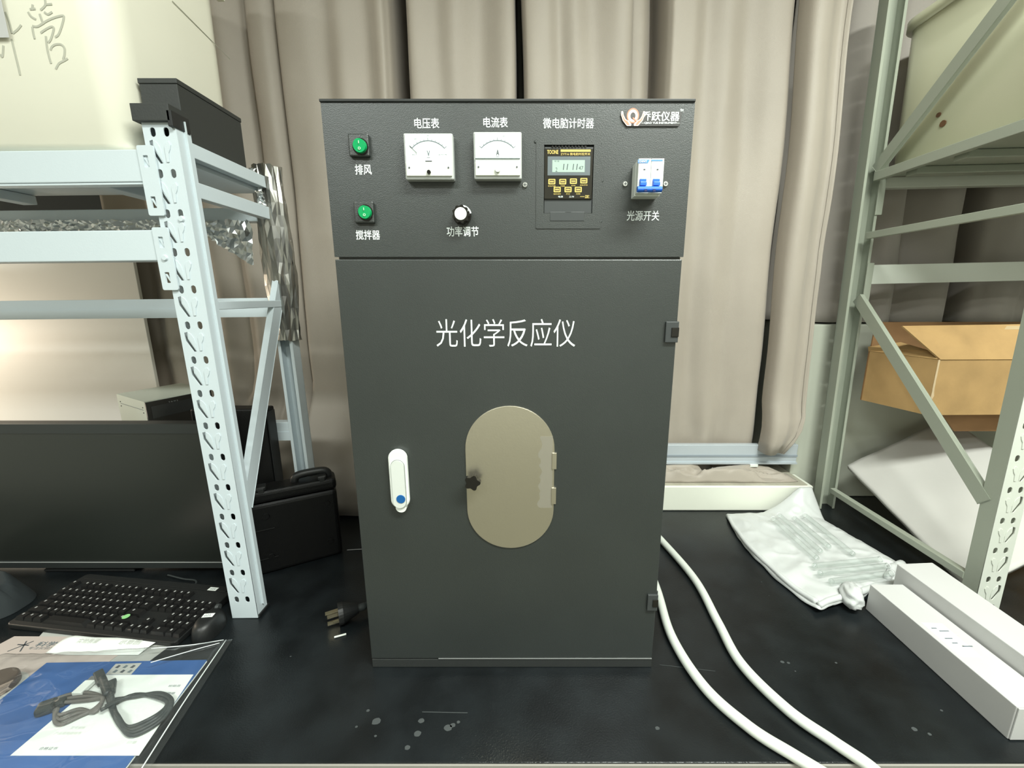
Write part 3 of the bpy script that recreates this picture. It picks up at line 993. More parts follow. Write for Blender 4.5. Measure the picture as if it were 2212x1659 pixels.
b1 = beam(L, rack_blue, 'front_beam', -1.75, LX0 + .002, .7385, .8405, .8895)
b2 = beam(L, rack_blue, 'front_beam', -1.75, LX0 + .002, .7385, .7150, .7650)
beam(L, rack_blue, 'rear_beam', -1.75, -.590, .992, .8205, .8500, .025)
beam(L, rack_blue, 'rear_beam', -1.75, -.590, .995, .6070, .6510, .025, True)
beam(L, rack_blue, 'rear_beam', -1.75, -.590, .995, .2980, .3450, .025, True)
obj('lower_flange', bx(-1.75, LX0, .740, .756, .8370, .8400), rack_blue, b1)
for b, (zt, zb), px in ((b1, (.8945, .787), 0), (b2, (.7685, .6655), 1)):
    w0, w1 = -.6215, -.5945
    hol = [rrect(w0 + .008, w0 + .016, z - .009, z + .009, .001, 2) for z in (zb + .021, zt - .024)]
    pl_ = link('end_plate', plate_mesh('end_plate', rrect(w0, w1, zb, zt, .003, 3), hol, .0028, (0, .7370, 0), XV, ZV), rack_blue, b)
    md = pl_.modifiers.new('soft', 'BEVEL'); md.width = .0005; md.segments = 2; md.angle_limit = R(50)
    for q in (zt - .018, zb + .027):
        obj('tab', add_bar(bmesh.new(), (w0 + .009, .7378, q), (w0 + .015, .7378, q - .012), .003, .001, up=(0, 1, 0)), rack_blue, b)
for x, z, y in ((-.6075, .719, .7356), (-.571, .782, .740)):
    obj('bolt', add_cyl(bmesh.new(), (x, y, z), (0, -1, 0), .0055, .003, 16, r2=.0040), rack_blue, b2)
obj('side_rail', bx(-.5765, -.5600, .772, .992, .8870, .9110, .001), rack_blue, L)
obj('side_rail', bx(-.5765, -.5600, .772, .992, .8220, .8480, .001), rack_blue, L)
obj('side_rail', bx(-.5765, -.5600, .772, .992, .6300, .6450, .001), rack_blue, L)
sp = obj('shelf_panel', bx(-1.75, -.578, .770, .991, .8795, .8890), rack_blue, L)
for x in (-.80, -1.10, -1.45):
    obj('cross_bar', bx(x - .016, x + .016, .770, .991, .8600, .8790, .002), rack_blue, sp)
obj('diagonal_brace', add_bar(bmesh.new(), (-.567, 1.000, .700), (-.567, .768, .235), .012, .030, up=(0, 1, .5), bev=.001), rack_blue, L)

# right rack
RX0, RX1 = 0.9535, 1.0065
Rk = thing('storage_rack', 'grey-green steel rack on the right end of the bench', 'rack', (0.98, 0.76, 0), rot=(0, -0.022, 0))
Rk.location.z = .0014
HZ = [.0085 + .0672 * i for i in range(19)]
uf = upright_face('front_upright', Rk, rack_green_lit, RX0, RX1 - RX0, .7608, 1.30, HZ, .0672, mirror=True)
uf['label'] = 'perforated front post'
bm = bmesh.new()
add_box(bm, RX0, RX0 + .0016, .7616, .792, .0, 1.30)
add_box(bm, RX1 - .0016, RX1, .7616, .792, .0, 1.30)
obj('post_sides', bm, rack_green_shaded, uf)
ru = rear_upright(Rk, rack_green_shaded, .926, .048, 1.195, .0, 1.42, .03, pitch=.0672)
beam(Rk, rack_green_lit, 'rear_beam', .974, 1.90, 1.200, .9400, .9670, .025)
beam(Rk, rack_green_lit, 'rear_beam', .974, 1.90, 1.200, .6880, .7400, .025, True)
obj('beam_end_plate', bx(.966, .984, 1.190, 1.1935, .87, 1.00, .001), rack_green_shaded, ru)
obj('beam_end_plate', bx(.966, .984, 1.190, 1.1935, .62, .745, .001), rack_green_shaded, ru)
beam(Rk, rack_green_shaded, 'front_beam', RX1, 1.90, .764, .945, .99)
obj('side_rail', bx(.950, .966, .792, 1.194, .9560, .9790, .001), rack_green_shaded, Rk)
obj('side_rail', bx(.950, .962, .792, 1.194, .8080, .8260, .001), rack_green_shaded, Rk)
obj('side_rail', bx(.952, .968, .792, 1.194, .0540, .0700, .001), rack_green_shaded, Rk)
obj('diagonal_brace', add_bar(bmesh.new(), (.958, 1.196, .985), (.958, .790, 1.345), .012, .028, up=(0, 1, 1), bev=.001), rack_green_shaded, Rk)
obj('diagonal_brace', add_bar(bmesh.new(), (.958, 1.196, .650), (.958, .785, .240), .012, .028, up=(0, -1, 1), bev=.001), rack_green_shaded, Rk)
sp = obj('shelf_panel', bx(.975, 1.90, .795, 1.198, .9680, .9780), rack_green_shaded, Rk)
for y in (.86, 1.0, 1.12):
    obj('cross_bar', bx(.985, 1.90, y - .016, y + .016, .9500, .9675, .002), rack_green_shaded, sp)


# ------------------------------------------------------------------ cream bins on the racks
def bin_mesh(x0, x1, y0, y1, z0, z1, r, flare=.012, rim=.012):
    bm = bmesh.new()
    rings = []
    prof = [(-.010, 0.0), (0, .008), (flare * .5, .5), (flare, .94), (flare, .94), (flare + rim, .945), (flare + rim, 1.0), (flare + rim - .004, 1.0), (flare - .003, .985), (0.0, .05)]
    for off, h in prof:
        z = z0 + (z1 - z0) * h if h > .01 else z0 + (.0 if h == 0 else .010)
        rings.append([bm.verts.new((p[0], p[1], z)) for p in rrect(x0 - off, x1 + off, y0 - off, y1 + off, r + max(off, -.009), 8)])
    for a, b in zip(rings, rings[1:]):
        n = len(a)
        for j in range(n):
            bm.faces.new((a[j], a[(j + 1) % n], b[(j + 1) % n], b[j]))
    bm.faces.new(rings[0][::-1])
    bm.faces.new(rings[-1])
    return bm


lb = thing('plastic_bin', 'large cream plastic bin with handwritten marker characters on top of the left rack', 'bin', (-1.0, .88, .8905), 'cream bins')
obj('bin_body', bin_mesh(-1.42, -.648, .742, 1.02, .8905, 1.46, .045, .004, .012), cream, lb, smooth=True)
obj('rim_tab', bx(-.648, -.632, .985, 1.02, 1.262, 1.30, .002), cream, lb)
rb = [(98, 0, 98, 12, 88, 22), (100, 10, 113, 9), (96, 26, 104, 31, 113, 26), (71, 10, 70, 22), (65, 20, 77, 19), (61, 26, 68, 36, 78, 42), (86, 30, 90, 42, 94, 53),
      (70, 56, 82, 57, 100, 46, 118, 38, 135, 34, 138, 38, 133, 58, 126, 75, 119, 80), (70, 58, 72, 72, 75, 84), (88, 71, 98, 64, 110, 58, 116, 60, 114, 72, 109, 86, 104, 92),
      (99, 78, 101, 100, 105, 120, 110, 137), (109, 108, 112, 101, 120, 96, 132, 96, 139, 104, 139, 118, 136, 128), (120, 149, 127, 137, 138, 131, 146, 126), (12, 26, 20, 48, 26, 72), (28, 72, 38, 64, 46, 54),
      (25, 84, 32, 115, 38, 140, 43, 162), (7, 98, 5, 122, 0, 117)]
bm = bmesh.new()
for s in rb:
    pts = [PY(s[i], s[i + 1], .7405) for i in range(0, len(s), 2)]
    pts = [Vector((p.x, 0, p.z)) for p in pts]
    add_tube(bm, pts, .0017, n=6, k=5)
for v in bm.verts:
    v.co.y = .7416 - .00425 * max(0, (v.co.z - .89) / .57) + v.co.y * .15
obj('handwriting', bm, marker, lb)
a, b = PY(0, 0, .7385), PY(24, 82, .7385)
lbx = [(PY(-60, 84, .738).x, PY(-60, 84, .738).z), (PY(24, 83, .738).x, PY(24, 83, .738).z), (PY(2, -20, .738).x, PY(2, -20, .738).z), (PY(-60, -20, .738).x, PY(-60, -20, .738).z)]
obj('paper_note', add_prism(bmesh.new(), lbx, (0, .7355, 0), XV, ZV, YV, .0003), white_card, lb)

def PXc(px, py, x):
    d = ray(px, py)
    return O0 + d * (x / d.x)


q0, q1 = PXc(372, 2, -.6445), PXc(497, 128, -.6455)
obj('side_crease', add_tube(bmesh.new(), [q0, q1], .0007, n=5, k=1), MATS['marker_ink'], lb)

rbn = thing('plastic_bin', 'greenish cream plastic bin with two brown spots on top of the right rack', 'bin', (1.3, 1.0, .9785), 'cream bins', rot=(0, -0.022, 0))
obj('bin_body', bin_mesh(.992, 1.60, .835, 1.235, .9795, 1.335, .040, .004, .012), cream_green, rbn, smooth=True)
rbn.location.z = .9872
for px, py, r in ((2029, 250, .006), (2038, 269, .008)):
    d = ray(px, py)
    q = O0 + d * (.9895 / d.x)
    poly = [(r * (1 + .3 * nz(a * 2, px)) * math.cos(a), r * .9 * (1 + .3 * nz(a, px)) * math.sin(a)) for a in [2 * PI * i / 9 for i in range(9)]]
    obj('brown_spot', add_prism(bmesh.new(), poly, (.9885, q.y, q.z), YV, ZV, XV, .0016), stain, rbn)

# ------------------------------------------------------------------ black boxes at the left post
t = thing('black_box', 'long black box lying along the side rail of the left rack', 'box', (-.598, .84, .912))
obj('box_body', bx(-.640, -.577, .7725, .930, .9135, 1.000, .001), black_card, t)
obj('box_lid', bx(-.6410, -.5760, .7715, .931, 1.000, 1.008, .001), black_card, t)
t = thing('post_cap', 'black plastic cap on the left front post', 'cap', (-.582, .75, .93))
obj('cap_top', bx(-.628, -.567, .733, .770, .930, .9555, .001), black_card, t)
obj('cap_flange', bx(-.572, -.5640, .733, .770, .922, .946, .001), black_plastic, t)


# ------------------------------------------------------------------ foil
def foil_sheet(u, v):
    x = -1.30 + .682 * u
    zt = .822
    px = u
    depth = .022 + .020 * (0.5 + nz(u * 7, 3.0))
    if u > .82:
        depth = .010 + .088 * ((u - .82) / .18) ** .8
    if .795 < u < .82:
        depth = .012
    z = zt - depth * v
    y = .9880 - .006 * v + .006 * ridged(u * 22, v * 3, 1) + .004 * nz(u * 60, v * 9, 4)
    return Vector((x, min(y, .9905) - .008, z))


def crinkle(bm, amt, seed):
    rnd = random.Random(seed)
    for v in bm.verts:
        v.co += Vector((rnd.uniform(-amt, amt), rnd.uniform(-amt, amt) * .8, rnd.uniform(-amt, amt)))
    bmesh.ops.triangulate(bm, faces=bm.faces, quad_method='BEAUTY')
    return bm


o = thicken(obj('foil_sheet', crinkle(grid_mesh(110, 8, foil_sheet), .0028, 3), foil, None), .0006)
tag(o, 'crumpled aluminium foil sheet hanging under the top shelf of the left rack', 'foil')


def wrap(u, v):
    a = 2 * PI * u
    z = .930 - .385 * v
    xc, yc = -.568 - .011 * z, 1.004
    rx = .026 + .006 * math.sin(v * 3) - .006 * v
    ry = .022
    k = 1.08 + .16 * ridged(math.cos(a) * 2.2 + z * 3, math.sin(a) * 2.2, z * 5) + .10 * nz(math.cos(a) * 5, math.sin(a) * 5 + z * 6, z * 12)
    if v > .97:
        k *= 1.12 + .2 * nz(a * 2, 4)
    return Vector((xc + rx * k * math.cos(a), yc + ry * k * math.sin(a), z))


bm = crinkle(grid_mesh(34, 15, wrap), .0020, 5)
bm.transform(Matrix.Rotation(.011, 4, 'Y'))
o = thicken(obj('foil_wrap', bm, foil_bronze, None), .0006)
o.parent = L
o.matrix_parent_inverse = Matrix.Translation(-Vector(BASE[L]))
BASE[o] = Vector((0, 0, 0))
o['label'] = 'dull crinkled foil round the rear post'
o2 = obj('foil_tip', grid_mesh(8, 8, lambda u, v: Vector((-.612 + .030 * u * (1 - .6 * (1 - v)), .975 + .006 * ridged(u * 3, v * 3), .548 + .030 * v * (.3 + u)))), foil, o)
thicken(o2, .0005)
o2 = obj('foil_tip', grid_mesh(6, 18, lambda u, v: Vector((-.586 + .014 * u + .012 * v - .008 * nz(v * 6, u), .966 + .006 * ridged(u * 3, v * 6), .925 - .075 * v))), foil, o)
thicken(o2, .0005)

# ------------------------------------------------------------------ white panel, instruments behind the monitor
pe = PY(303, 640, 1.268)
o = obj('white_board', bx(-2.35, pe.x, 1.266, 1.276, .087, .86, .001), panel_white, None)
tag(o, 'smooth white board standing behind the left rack, warm lit at its left', 'board')

N, Lf, Bk = Vector((-.974, 1.023)), Vector((-1.130, 1.111)), Vector((-1.072, 1.256))
e1 = (Lf - N)
e2 = Vector((.056, .150))
t = thing('power_supply', 'off-white instrument case with a black front behind the monitor', 'instrument', (-1.05, 1.13, .300))
bm = bmesh.new()
add_prism(bm, [tuple(N), tuple(N + e2), tuple(N + e2 + e1), tuple(N + e1)], (0, 0, .3000), XV, YV, ZV, .0915)
obj('case_body', bm, psu_white, t)
nn = Vector((e2.y, -e2.x)).normalized()
a = N + nn * .0002
bm = bmesh.new()
add_prism(bm, [tuple(a), tuple(a + e2), tuple(a + e2 + nn * .004), tuple(a + nn * .004)], (0, 0, .3010), XV, YV, ZV, .0885)
fp = obj('front_panel', bm, gloss_black, t)
u3 = Vector((e2.x, e2.y, 0)).normalized()
bm = bmesh.new()
add_prism(bm, [(.010, .004), (.130, .004), (.130, .036), (.010, .036)], Vector((a.x, a.y, .341)) + Vector((nn.x, nn.y, 0)) * .004, u3, ZV, Vector((nn.x, nn.y, 0)), .0008)
obj('display_window', bm, mat('window_black', (.02, .022, .022), .15), fp)
text('print', 'V A W S', mat('dim_print', (.25, .27, .26), .5), fp, Vector((a.x, a.y, .378)) + u3 * .050 + Vector((nn.x, nn.y, 0)) * .0055, u3, ZV, .022, .0035, 0, .0002)
v3 = Vector((-e1.x, -e1.y, 0)).normalized()
bm = bmesh.new()
nl = Vector((-e2.x, -e2.y, 0)).normalized()
for sx_, sz_ in ((.02, .026), (.02, .014), (.165, .028), (.165, .014)):
    add_cyl(bm, Vector((N.x + e1.x, N.y + e1.y, .3465 + sz_)) + v3 * sx_, nl, .0016, .001, 10)
o = obj('screw', bm, dark_plastic, t)
o['kind'] = 'stuff'
bm = bmesh.new()
add_bar(bm, Vector((N.x + e1.x, N.y + e1.y, .368)) + v3 * .02 + nl * .0004, Vector((N.x + e1.x, N.y + e1.y, .368)) + v3 * .165 + nl * .0004, .0008, .0010, up=nl)
obj('case_seam', bm, ink, t)
bm = bmesh.new()
add_prism(bm, [tuple(N + e1 * .1 + e2 * .1), tuple(N + e2 * .9 + e1 * .1), tuple(N + (e2 + e1) * .9), tuple(N + e1 * .9 + e2 * .1)], (0, 0, .0003), XV, YV, ZV, .2992)
o = obj('carton', bm, card, None)
tag(o, 'plain carton hidden behind the monitor carrying the off-white instrument', 'box')

t = thing('equipment_box', 'tall matt black equipment box between monitor and left rack post', 'box', (-.71, .955, 0))
obj('box_body', bx(-.800, -.6215, .950, .989, .0003, .3925, .004), black_case, t)
obj('box_side_ridge', bx(-.6215, -.6190, .954, .985, .006, .384, .001), black_plastic, t)

# ------------------------------------------------------------------ monitor
MY = .885
zt = PY(200, 916, MY).z
t = thing('monitor', 'wide black computer monitor standing switched off under the left rack', 'monitor', (-1.05, MY + .05, 0))
obj('back_shell', bx(-1.40, -.702, MY + .004, MY + .034, .014, zt - .001, .004), black_plastic, t)
zb0, zb1 = PY(300, 1212, MY).z, PY(300, 1226, MY).z
zi = PY(300, 936, MY).z
me = plate_mesh('bezel', rrect(-1.402, -.700, zb1, zt, .003, 3), [[(-1.390, zb0), (-.708, zb0), (-.708, zi), (-1.390, zi)]], .006, (0, MY + .001, 0), XV, ZV)
link('bezel', me, bezel_mat, t)
obj('screen', bx(-1.395, -.704, MY + .000, MY + .004, zb0 - .003, zi + .003), screen_mat, t)
obj('chin_line', bx(-1.30, -.706, MY - .0030, MY - .0018, zb0 - .0028, zb0 - .0004), mat('bright_chin', (.30, .31, .30), .35), t)
st = obj('stand_neck', bx(-1.10, -1.02, MY + .034, MY + .046, .004, .22, .003), black_plastic, t)
obj('stand_foot', bx(-1.17, -.95, MY + .002, MY + .047, .0003, .008, .003), black_plastic, t)


# ------------------------------------------------------------------ keyboard
KA = R(-7.0)
t = thing('keyboard', 'black full-size computer keyboard with a white sticker and a green dot', 'keyboard', (-.848, .762, 0), rot=(0, 0, KA))
KW, KD = .192, .073
bm = bmesh.new()
poly = rrect(-KW, KW, -KD, KD, .010, 5)
add_prism(bm, poly, (0, 0, .0004), XV, YV, ZV, .0105)
for v in bm.verts:
    if v.co.z > .005:
        v.co.z += (v.co.y + KD) / (2 * KD) * .008
o = obj('keyboard_body', bm, black_plastic, t, local=True)
md = o.modifiers.new('soft', 'BEVEL'); md.width = .002; md.segments = 2; md.angle_limit = R(50)
obj('keyboard_back_panel', bx(-.178, .182, .056, .068, .0182, .0192, .0005), black_plastic, t, local=True)


def key_mesh(w, d, leg):
    bm = bmesh.new()
    r = bmesh.ops.create_cube(bm, size=1.0)
    for p in r['verts']:
        top = p.co.z > 0
        sx_, sy_ = (w / 2 * (.80 if top else 1)), (d / 2 * (.78 if top else 1))
        p.co = Vector((p.co.x * 2 * sx_, p.co.y * 2 * sy_ + (.0006 if top else 0), .0075 if top else 0))
    if leg:
        a = bm.verts.new((-w * .22, .0004, .0077)); b = bm.verts.new((-w * .22 + .0034, .0004, .0077))
        c_ = bm.verts.new((-w * .22 + .0034, .0045, .0077)); d_ = bm.verts.new((-w * .22, .0045, .0077))
        f = bm.faces.new((a, b, c_, d_))
        f.material_index = 1
    me = bpy.data.meshes.new('key')
    bm.to_mesh(me)
    bm.free()
    me.materials.append(key_mat)
    me.materials.append(legend)
    return me


KM = {}
P = .0166
rows = [(4.35, [(1, 1), (-1, 1)] + [(1, 1)] * 4 + [(-.5, 0)] + [(1, 1)] * 4 + [(-.5, 0)] + [(1, 1)] * 4 + [(-.3, 0)] + [(1, 1)] * 3),
        (3.15, [(1, 1)] * 13 + [(2, 1), (-.3, 0)] + [(1, 1)] * 3 + [(-.3, 0)] + [(1, 1)] * 4),
        (2.15, [(1.5, 1)] + [(1, 1)] * 12 + [(1.5, 1), (-.3, 0)] + [(1, 1)] * 3 + [(-.3, 0)] + [(1, 1)] * 4),
        (1.15, [(1.75, 1)] + [(1, 1)] * 11 + [(2.25, 1), (-3.6, 0)] + [(1, 1)] * 4),
        (.15, [(2.25, 1)] + [(1, 1)] * 10 + [(2.75, 1), (-1.3, 0), (1, 1), (-1.3, 0)] + [(1, 1)] * 4),
        (-.85, [(1.25, 1)] * 3 + [(6.25, 0)] + [(1.25, 1)] * 4 + [(-.3, 0)] + [(1, 1)] * 3 + [(-.3, 0), (2, 1), (1, 1), (1, 0)])]
for ry, ks in rows:
    x = -KW + .008
    for w, lg in ks:
        if w > 0:
            k = (w, lg)
            if k not in KM:
                KM[k] = key_mesh(w * P - .0012, P - .0010, lg)
            yy = -.030 + ry * .0175
            ko = bpy.data.objects.new('key', KM[k])
            C.objects.link(ko)
            ko.parent = t
            ko.location = (x + w * P / 2, yy - .010, .0105 + (yy - .010 + KD) / (2 * KD) * .008)
            x += w * P
        else:
            x += -w * P
obj('sticker', bx(.138, .158, .055, .065, .0196, .0200), paper, t, local=True)
text('sticker_text', '025', ink, t, Vector((.142, .057, .0200)) + BASE[t], XV, YV, .012, .005, 0, .0002)
o = obj('green_dot', add_cyl(bmesh.new(), (.044, -.036, .0215), (0, 0, 1), .0065, .0004, 18), green_sticker, t, local=True)
bm = add_tube(bmesh.new(), [(.085, .0730, .012), (.080, .085, .010), (.062, .097, .006), (.030, .100, .004), (-.02, .108, .004)], .0018, n=8)
obj('keyboard_cable', bm, cable_mat, t, local=True)

# mouse
t = thing('mouse', 'black computer mouse with a small white sticker beside the keyboard', 'mouse', (-.632, .708, 0), rot=(0, 0, R(6)))


def mouse_f(u, v):
    a = 2 * PI * u
    h = v
    r = math.cos(h * PI / 2) ** .5 if h < 1 else 0
    return Vector((.024 * r * math.cos(a), .038 * r * math.sin(a), .0005 + .034 * math.sin(h * PI / 2) ** .8 * (1 - .12 * math.sin(a) * (1 - h))))


bm = grid_mesh(28, 12, mouse_f)
bmesh.ops.remove_doubles(bm, verts=bm.verts, dist=.0002)
obj('mouse_body', bm, black_plastic, t, local=True, smooth=True)
obj('scroll_wheel', add_cyl(bmesh.new(), (-.003, .032, .0265), (1, 0, 0), .007, .006, 18), dark_plastic, t, local=True)
obj('sticker', bx(-.009, .011, -.004, .006, .0343, .0349), paper, t, local=True)
text('sticker_text', '025', ink, t, Vector((-.006, -.002, .0349)) + BASE[t], XV, YV, .012, .005, 0, .0002)

# ------------------------------------------------------------------ dark cloth at the left edge
def cloth_f(u, v):
    a = 2 * PI * u
    r = v
    e = 1 + .18 * nz(math.cos(a) * 1.5, math.sin(a) * 1.5, 3)
    x = -1.235 + .160 * r * e * math.cos(a)
    y = .765 + .080 * r * e * math.sin(a)
    z = .0008 + .048 * (1 - r ** 5) + .040 * max(0.0, 1 - r) ** .4 * ridged(x * 7 + 1, y * 26 + x * 6, 1) + .010 * ridged(x * 20, y * 30) * (1 - r)
    return Vector((x, y, max(.0008, z)))


o = obj('dark_cloth', grid_mesh(60, 26, cloth_f), cloth_dark, None, smooth=True)
tag(o, 'dark grey folded cloth heaped at the left edge beside the keyboard', 'cloth')

# ------------------------------------------------------------------ hard case
CA = R(29)
t = thing('hard_case', 'black rugged plastic equipment case with latches beside the cabinet', 'case', (-.640, .868, 0), rot=(0, 0, CA))
W, T_, Hh = .190, .058, .212
obj('case_body', bx(0, W, 0, T_, .0005, Hh - .03, .010, seg=3), black_case, t, local=True)
obj('case_lid', bx(-.001, W + .001, -.001, T_ + .001, Hh - .029, Hh, .009, seg=3), black_case, t, local=True)
for x in (.022, W - .040):
    lt = obj('latch', bx(x, x + .020, .004, .030, Hh - .001, Hh + .010, .003), black_plastic, t, local=True)
    obj('latch_rib', bx(x + .004, x + .016, .001, .006, Hh - .012, Hh + .007, .001), black_plastic, lt, local=True)
hb = add_tube(bmesh.new(), [(.100, .030, Hh - .004), (.102, .030, Hh + .008), (.116, .030, Hh + .015), (.160, .030, Hh + .015), (.174, .030, Hh + .008), (.176, .030, Hh - .004)], .0095, n=10, k=5)
obj('carry_handle', hb, black_plastic, t, local=True, smooth=True)
for x, z in ((.035, .150), (.165, .150), (.035, .045), (.165, .045)):
    obj('corner_boss', add_cyl(bmesh.new(), (x, .001, z), (0, -1, 0), .008, .0035, 18, r2=.0065), black_case, t, local=True)
for z in (.115, .040):
    obj('body_rib', bx(-.0015, .050, -.0018, .004, z, z + .003, .001), black_case, t, local=True)

# cables behind and beside the cabinet
bm = add_tube(bmesh.new(), [(-.27, 1.05, .004), (-.285, 1.09, .05), (-.30, 1.12, .125), (-.345, 1.10, .150), (-.385, 1.09, .145), (-.395, 1.09, .120), (-.36, 1.09, .098), (-.32, 1.09, .080), (-.27, 1.08, .087)], .0035, n=8)
o = obj('black_cable', bm, cable_mat, None, smooth=True)
tag(o, 'black cable loop showing between the hard case and the cabinet', 'cable')
bm = add_tube(bmesh.new(), [(-.470, .974, .002), (-.42, .978, .0022), (-.36, .975, .002), (-.285, .975, .002)], .0011, n=6)
o = obj('thin_wire', bm, mat('grey_wire', (.22, .22, .22), .5), None, smooth=True)
tag(o, 'thin grey wire lying on the bench beside the cabinet', 'wire')
bm = add_tube(bmesh.new(), [(-.62, .995, .20), (-.64, .987, .205), (-.60, .9855, .245), (-.585, .986, .235), (-.60, .987, .225), (-.62, .9875, .213)], .0028, n=8)

# mains plug
pc = PZ(738, 1335, .012)
t = thing('mains_plug', 'black three-pin mains plug lying on the bench left of the cabinet', 'plug', (pc.x, pc.y, 0), rot=(0, 0, R(28)))
t.scale = (1.3, 1.3, 1.3)
bm = bmesh.new()
add_cyl(bm, (-.004, 0, .0175), (1, 0, 0), .0170, .007, 24, r2=.0165)
add_cyl(bm, (.003, 0, .0175), (1, 0, .0), .0160, .022, 24, r2=.0080)
obj('plug_body', bm, black_plastic, t, local=True, smooth=False)
for y, z, a in ((.0, .0255, 0), (.0075, .0125, 1), (-.0075, .0125, 1)):
    obj('pin', bx(-.022, -.004, y - .0030, y + .0030, z - .0008, z + .0008) if not a else bx(-.020, -.004, y - .0009, y + .0009, z - .003, z + .003), brass, t, local=True)
bm = add_tube(bmesh.new(), [(.022, 0, .0175), (.036, .002, .016), (.052, .012, .012), (.075, .020, .0045), (.10, .02, .0042)], [.0060, .0048, .0036, .0036, .0036], n=10)
obj('plug_cord', bm, cable_mat, t, local=True, smooth=True)
q = PZ(735, 1373, .002)
o = obj('white_offcut', add_tube(bmesh.new(), [(q.x - .010, q.y - .004, .002), (q.x + .010, q.y + .004, .002)], .0018, n=8, k=1), white_plastic, None)
tag(o, 'tiny white plastic offcut in front of the mains plug', 'offcut')

# ------------------------------------------------------------------ papers, booklet, bag, cables at lower left
def quad_px(pts, z):
    return [(PZ(a, b, z).x, PZ(a, b, z).y) for a, b in pts]


o = obj('printed_sheet', add_prism(bmesh.new(), [(-1.09, .42), (-.80, .42), (-.752, .690), (-1.005, .692)], (0, 0, .0012), XV, YV, ZV, .0006), paper_pink, None)
tag(o, 'pinkish printed sheet with a grey heading under the clear bag', 'paper')
q = PZ(68, 1400, .0018)
text('heading', '科学器材', ink, o, (q.x, PZ(68, 1397, .0018).y, .0018), XV, YV, .075, .012, .02, .0002)
text('heading', '专注实验室仪器设备', ink, o, (q.x - .005, PZ(68, 1403, .0018).y, .0018), XV, YV, .090, .006, .0, .0002)
star = []
for i in range(10):
    rr = .013 if i % 2 == 0 else .005
    star.append((rr * math.sin(2 * PI * i / 10), rr * .8 * math.cos(2 * PI * i / 10)))
q = PZ(46, 1396, .0018)
bm = bmesh.new()
for a_, b_ in (((-.012, -.012), (.010, .012)), ((-.012, .004), (.012, .002)), ((-.004, .012), (.012, -.012))):
    add_bar(bm, (q.x + a_[0], q.y + a_[1], .0019), (q.x + b_[0], q.y + b_[1], .0019), .0022, .0002)
obj('emblem_mark', bm, ink_dark, o)
o = obj('paper_sheet', add_prism(bmesh.new(), [(-.92, .600), (-.700, .600), (-.672, .705), (-.97, .725)], (0, 0, .0003), XV, YV, ZV, .0006), paper_grey, None)
tag(o, 'grey paper sheet edge sticking out between keyboard and curled paper', 'paper')


def curl(u, v):
    x0_ = -.893 + .006 * v
    x = x0_ + .172 * u + .016 * v
    a = v * PI * .75
    y = .648 + .030 * v + .006 * math.sin(a)
    z = .0025 + .010 * math.sin(a) * (1 - .5 * u) + .0035 * max(0, 1 - u * 5)
    return Vector((x, y, z))


o = thicken(obj('curled_paper', grid_mesh(24, 14, curl), paper, None, smooth=True), .0003)
tag(o, 'white curled paper with faint drawings behind the blue booklet', 'paper')
for uu, bodyt in ((.16, '实验装置'), (.62, '示意图')):
    q = curl(uu, .55)
    text('faint_print', bodyt, mat('faint_ink', (.58, .60, .55), .6), o, (q.x, q.y - .006, q.z + .0006), XV, YV, .040, .010, 0, .0008)

t = thing('blue_booklet', 'blue booklet with a white printed card inside the clear plastic bag', 'booklet', (-.72, .53, .0022))
obj('cover', add_prism(bmesh.new(), [(-.858, .415), (-.560, .418), (-.582, .634), (-.868, .628)], (0, 0, .0024), XV, YV, ZV, .0036), blue_cover, t)
obj('page_block', add_prism(bmesh.new(), [(-.857, .4135), (-.5590, .4165), (-.5810, .6325), (-.867, .6265)], (0, 0, .0030), XV, YV, ZV, .0016), paper, t)
cd = obj('white_card', add_prism(bmesh.new(), quad_px([(22, 1632), (300, 1632), (418, 1457), (228, 1458)], .0066), (0, 0, .0062), XV, YV, ZV, .0004), paper, t)
ic = obj('icon_card', add_prism(bmesh.new(), quad_px([(228, 1457), (283, 1457), (306, 1432), (250, 1434)], .0066), (0, 0, .0062), XV, YV, ZV, .0004), paper_grey, t)
for i in range(3):
    for j in range(2):
        q = PZ(248 + i * 16 + j * 6, 1450 - j * 10, .0068)
        obj('icon', add_prism(bmesh.new(), [(-.003, -.002), (.003, -.003), (.004, .002), (-.001, .0035)], (q.x, q.y, .0066), XV, YV, ZV, .0002), ink_dark if (i + j) % 2 else ink, ic)
for (px, py, w, body) in ((82, 1620, .026, '合格证书'), (362, 1484, .020, '检验员'), (350, 1500, .020, '日期章'), (115, 1587, .040, '产品使用说明书'), (150, 1575, .022, '型号规格'), (272, 1607, .014, '印章')):
    q = PZ(px, py, .0068)
    text('card_print', body, ink if body in ('合格证书', '检验员', '日期章') else MATS['faint_ink'], cd, (q.x, q.y, .0067), XV, YV, w, .0042, .0, .0002)

# coiled cables in the bag
bm = bmesh.new()


def zc(px, py, z):
    p = PZ(px, py, z)
    return Vector((p.x, p.y, z))


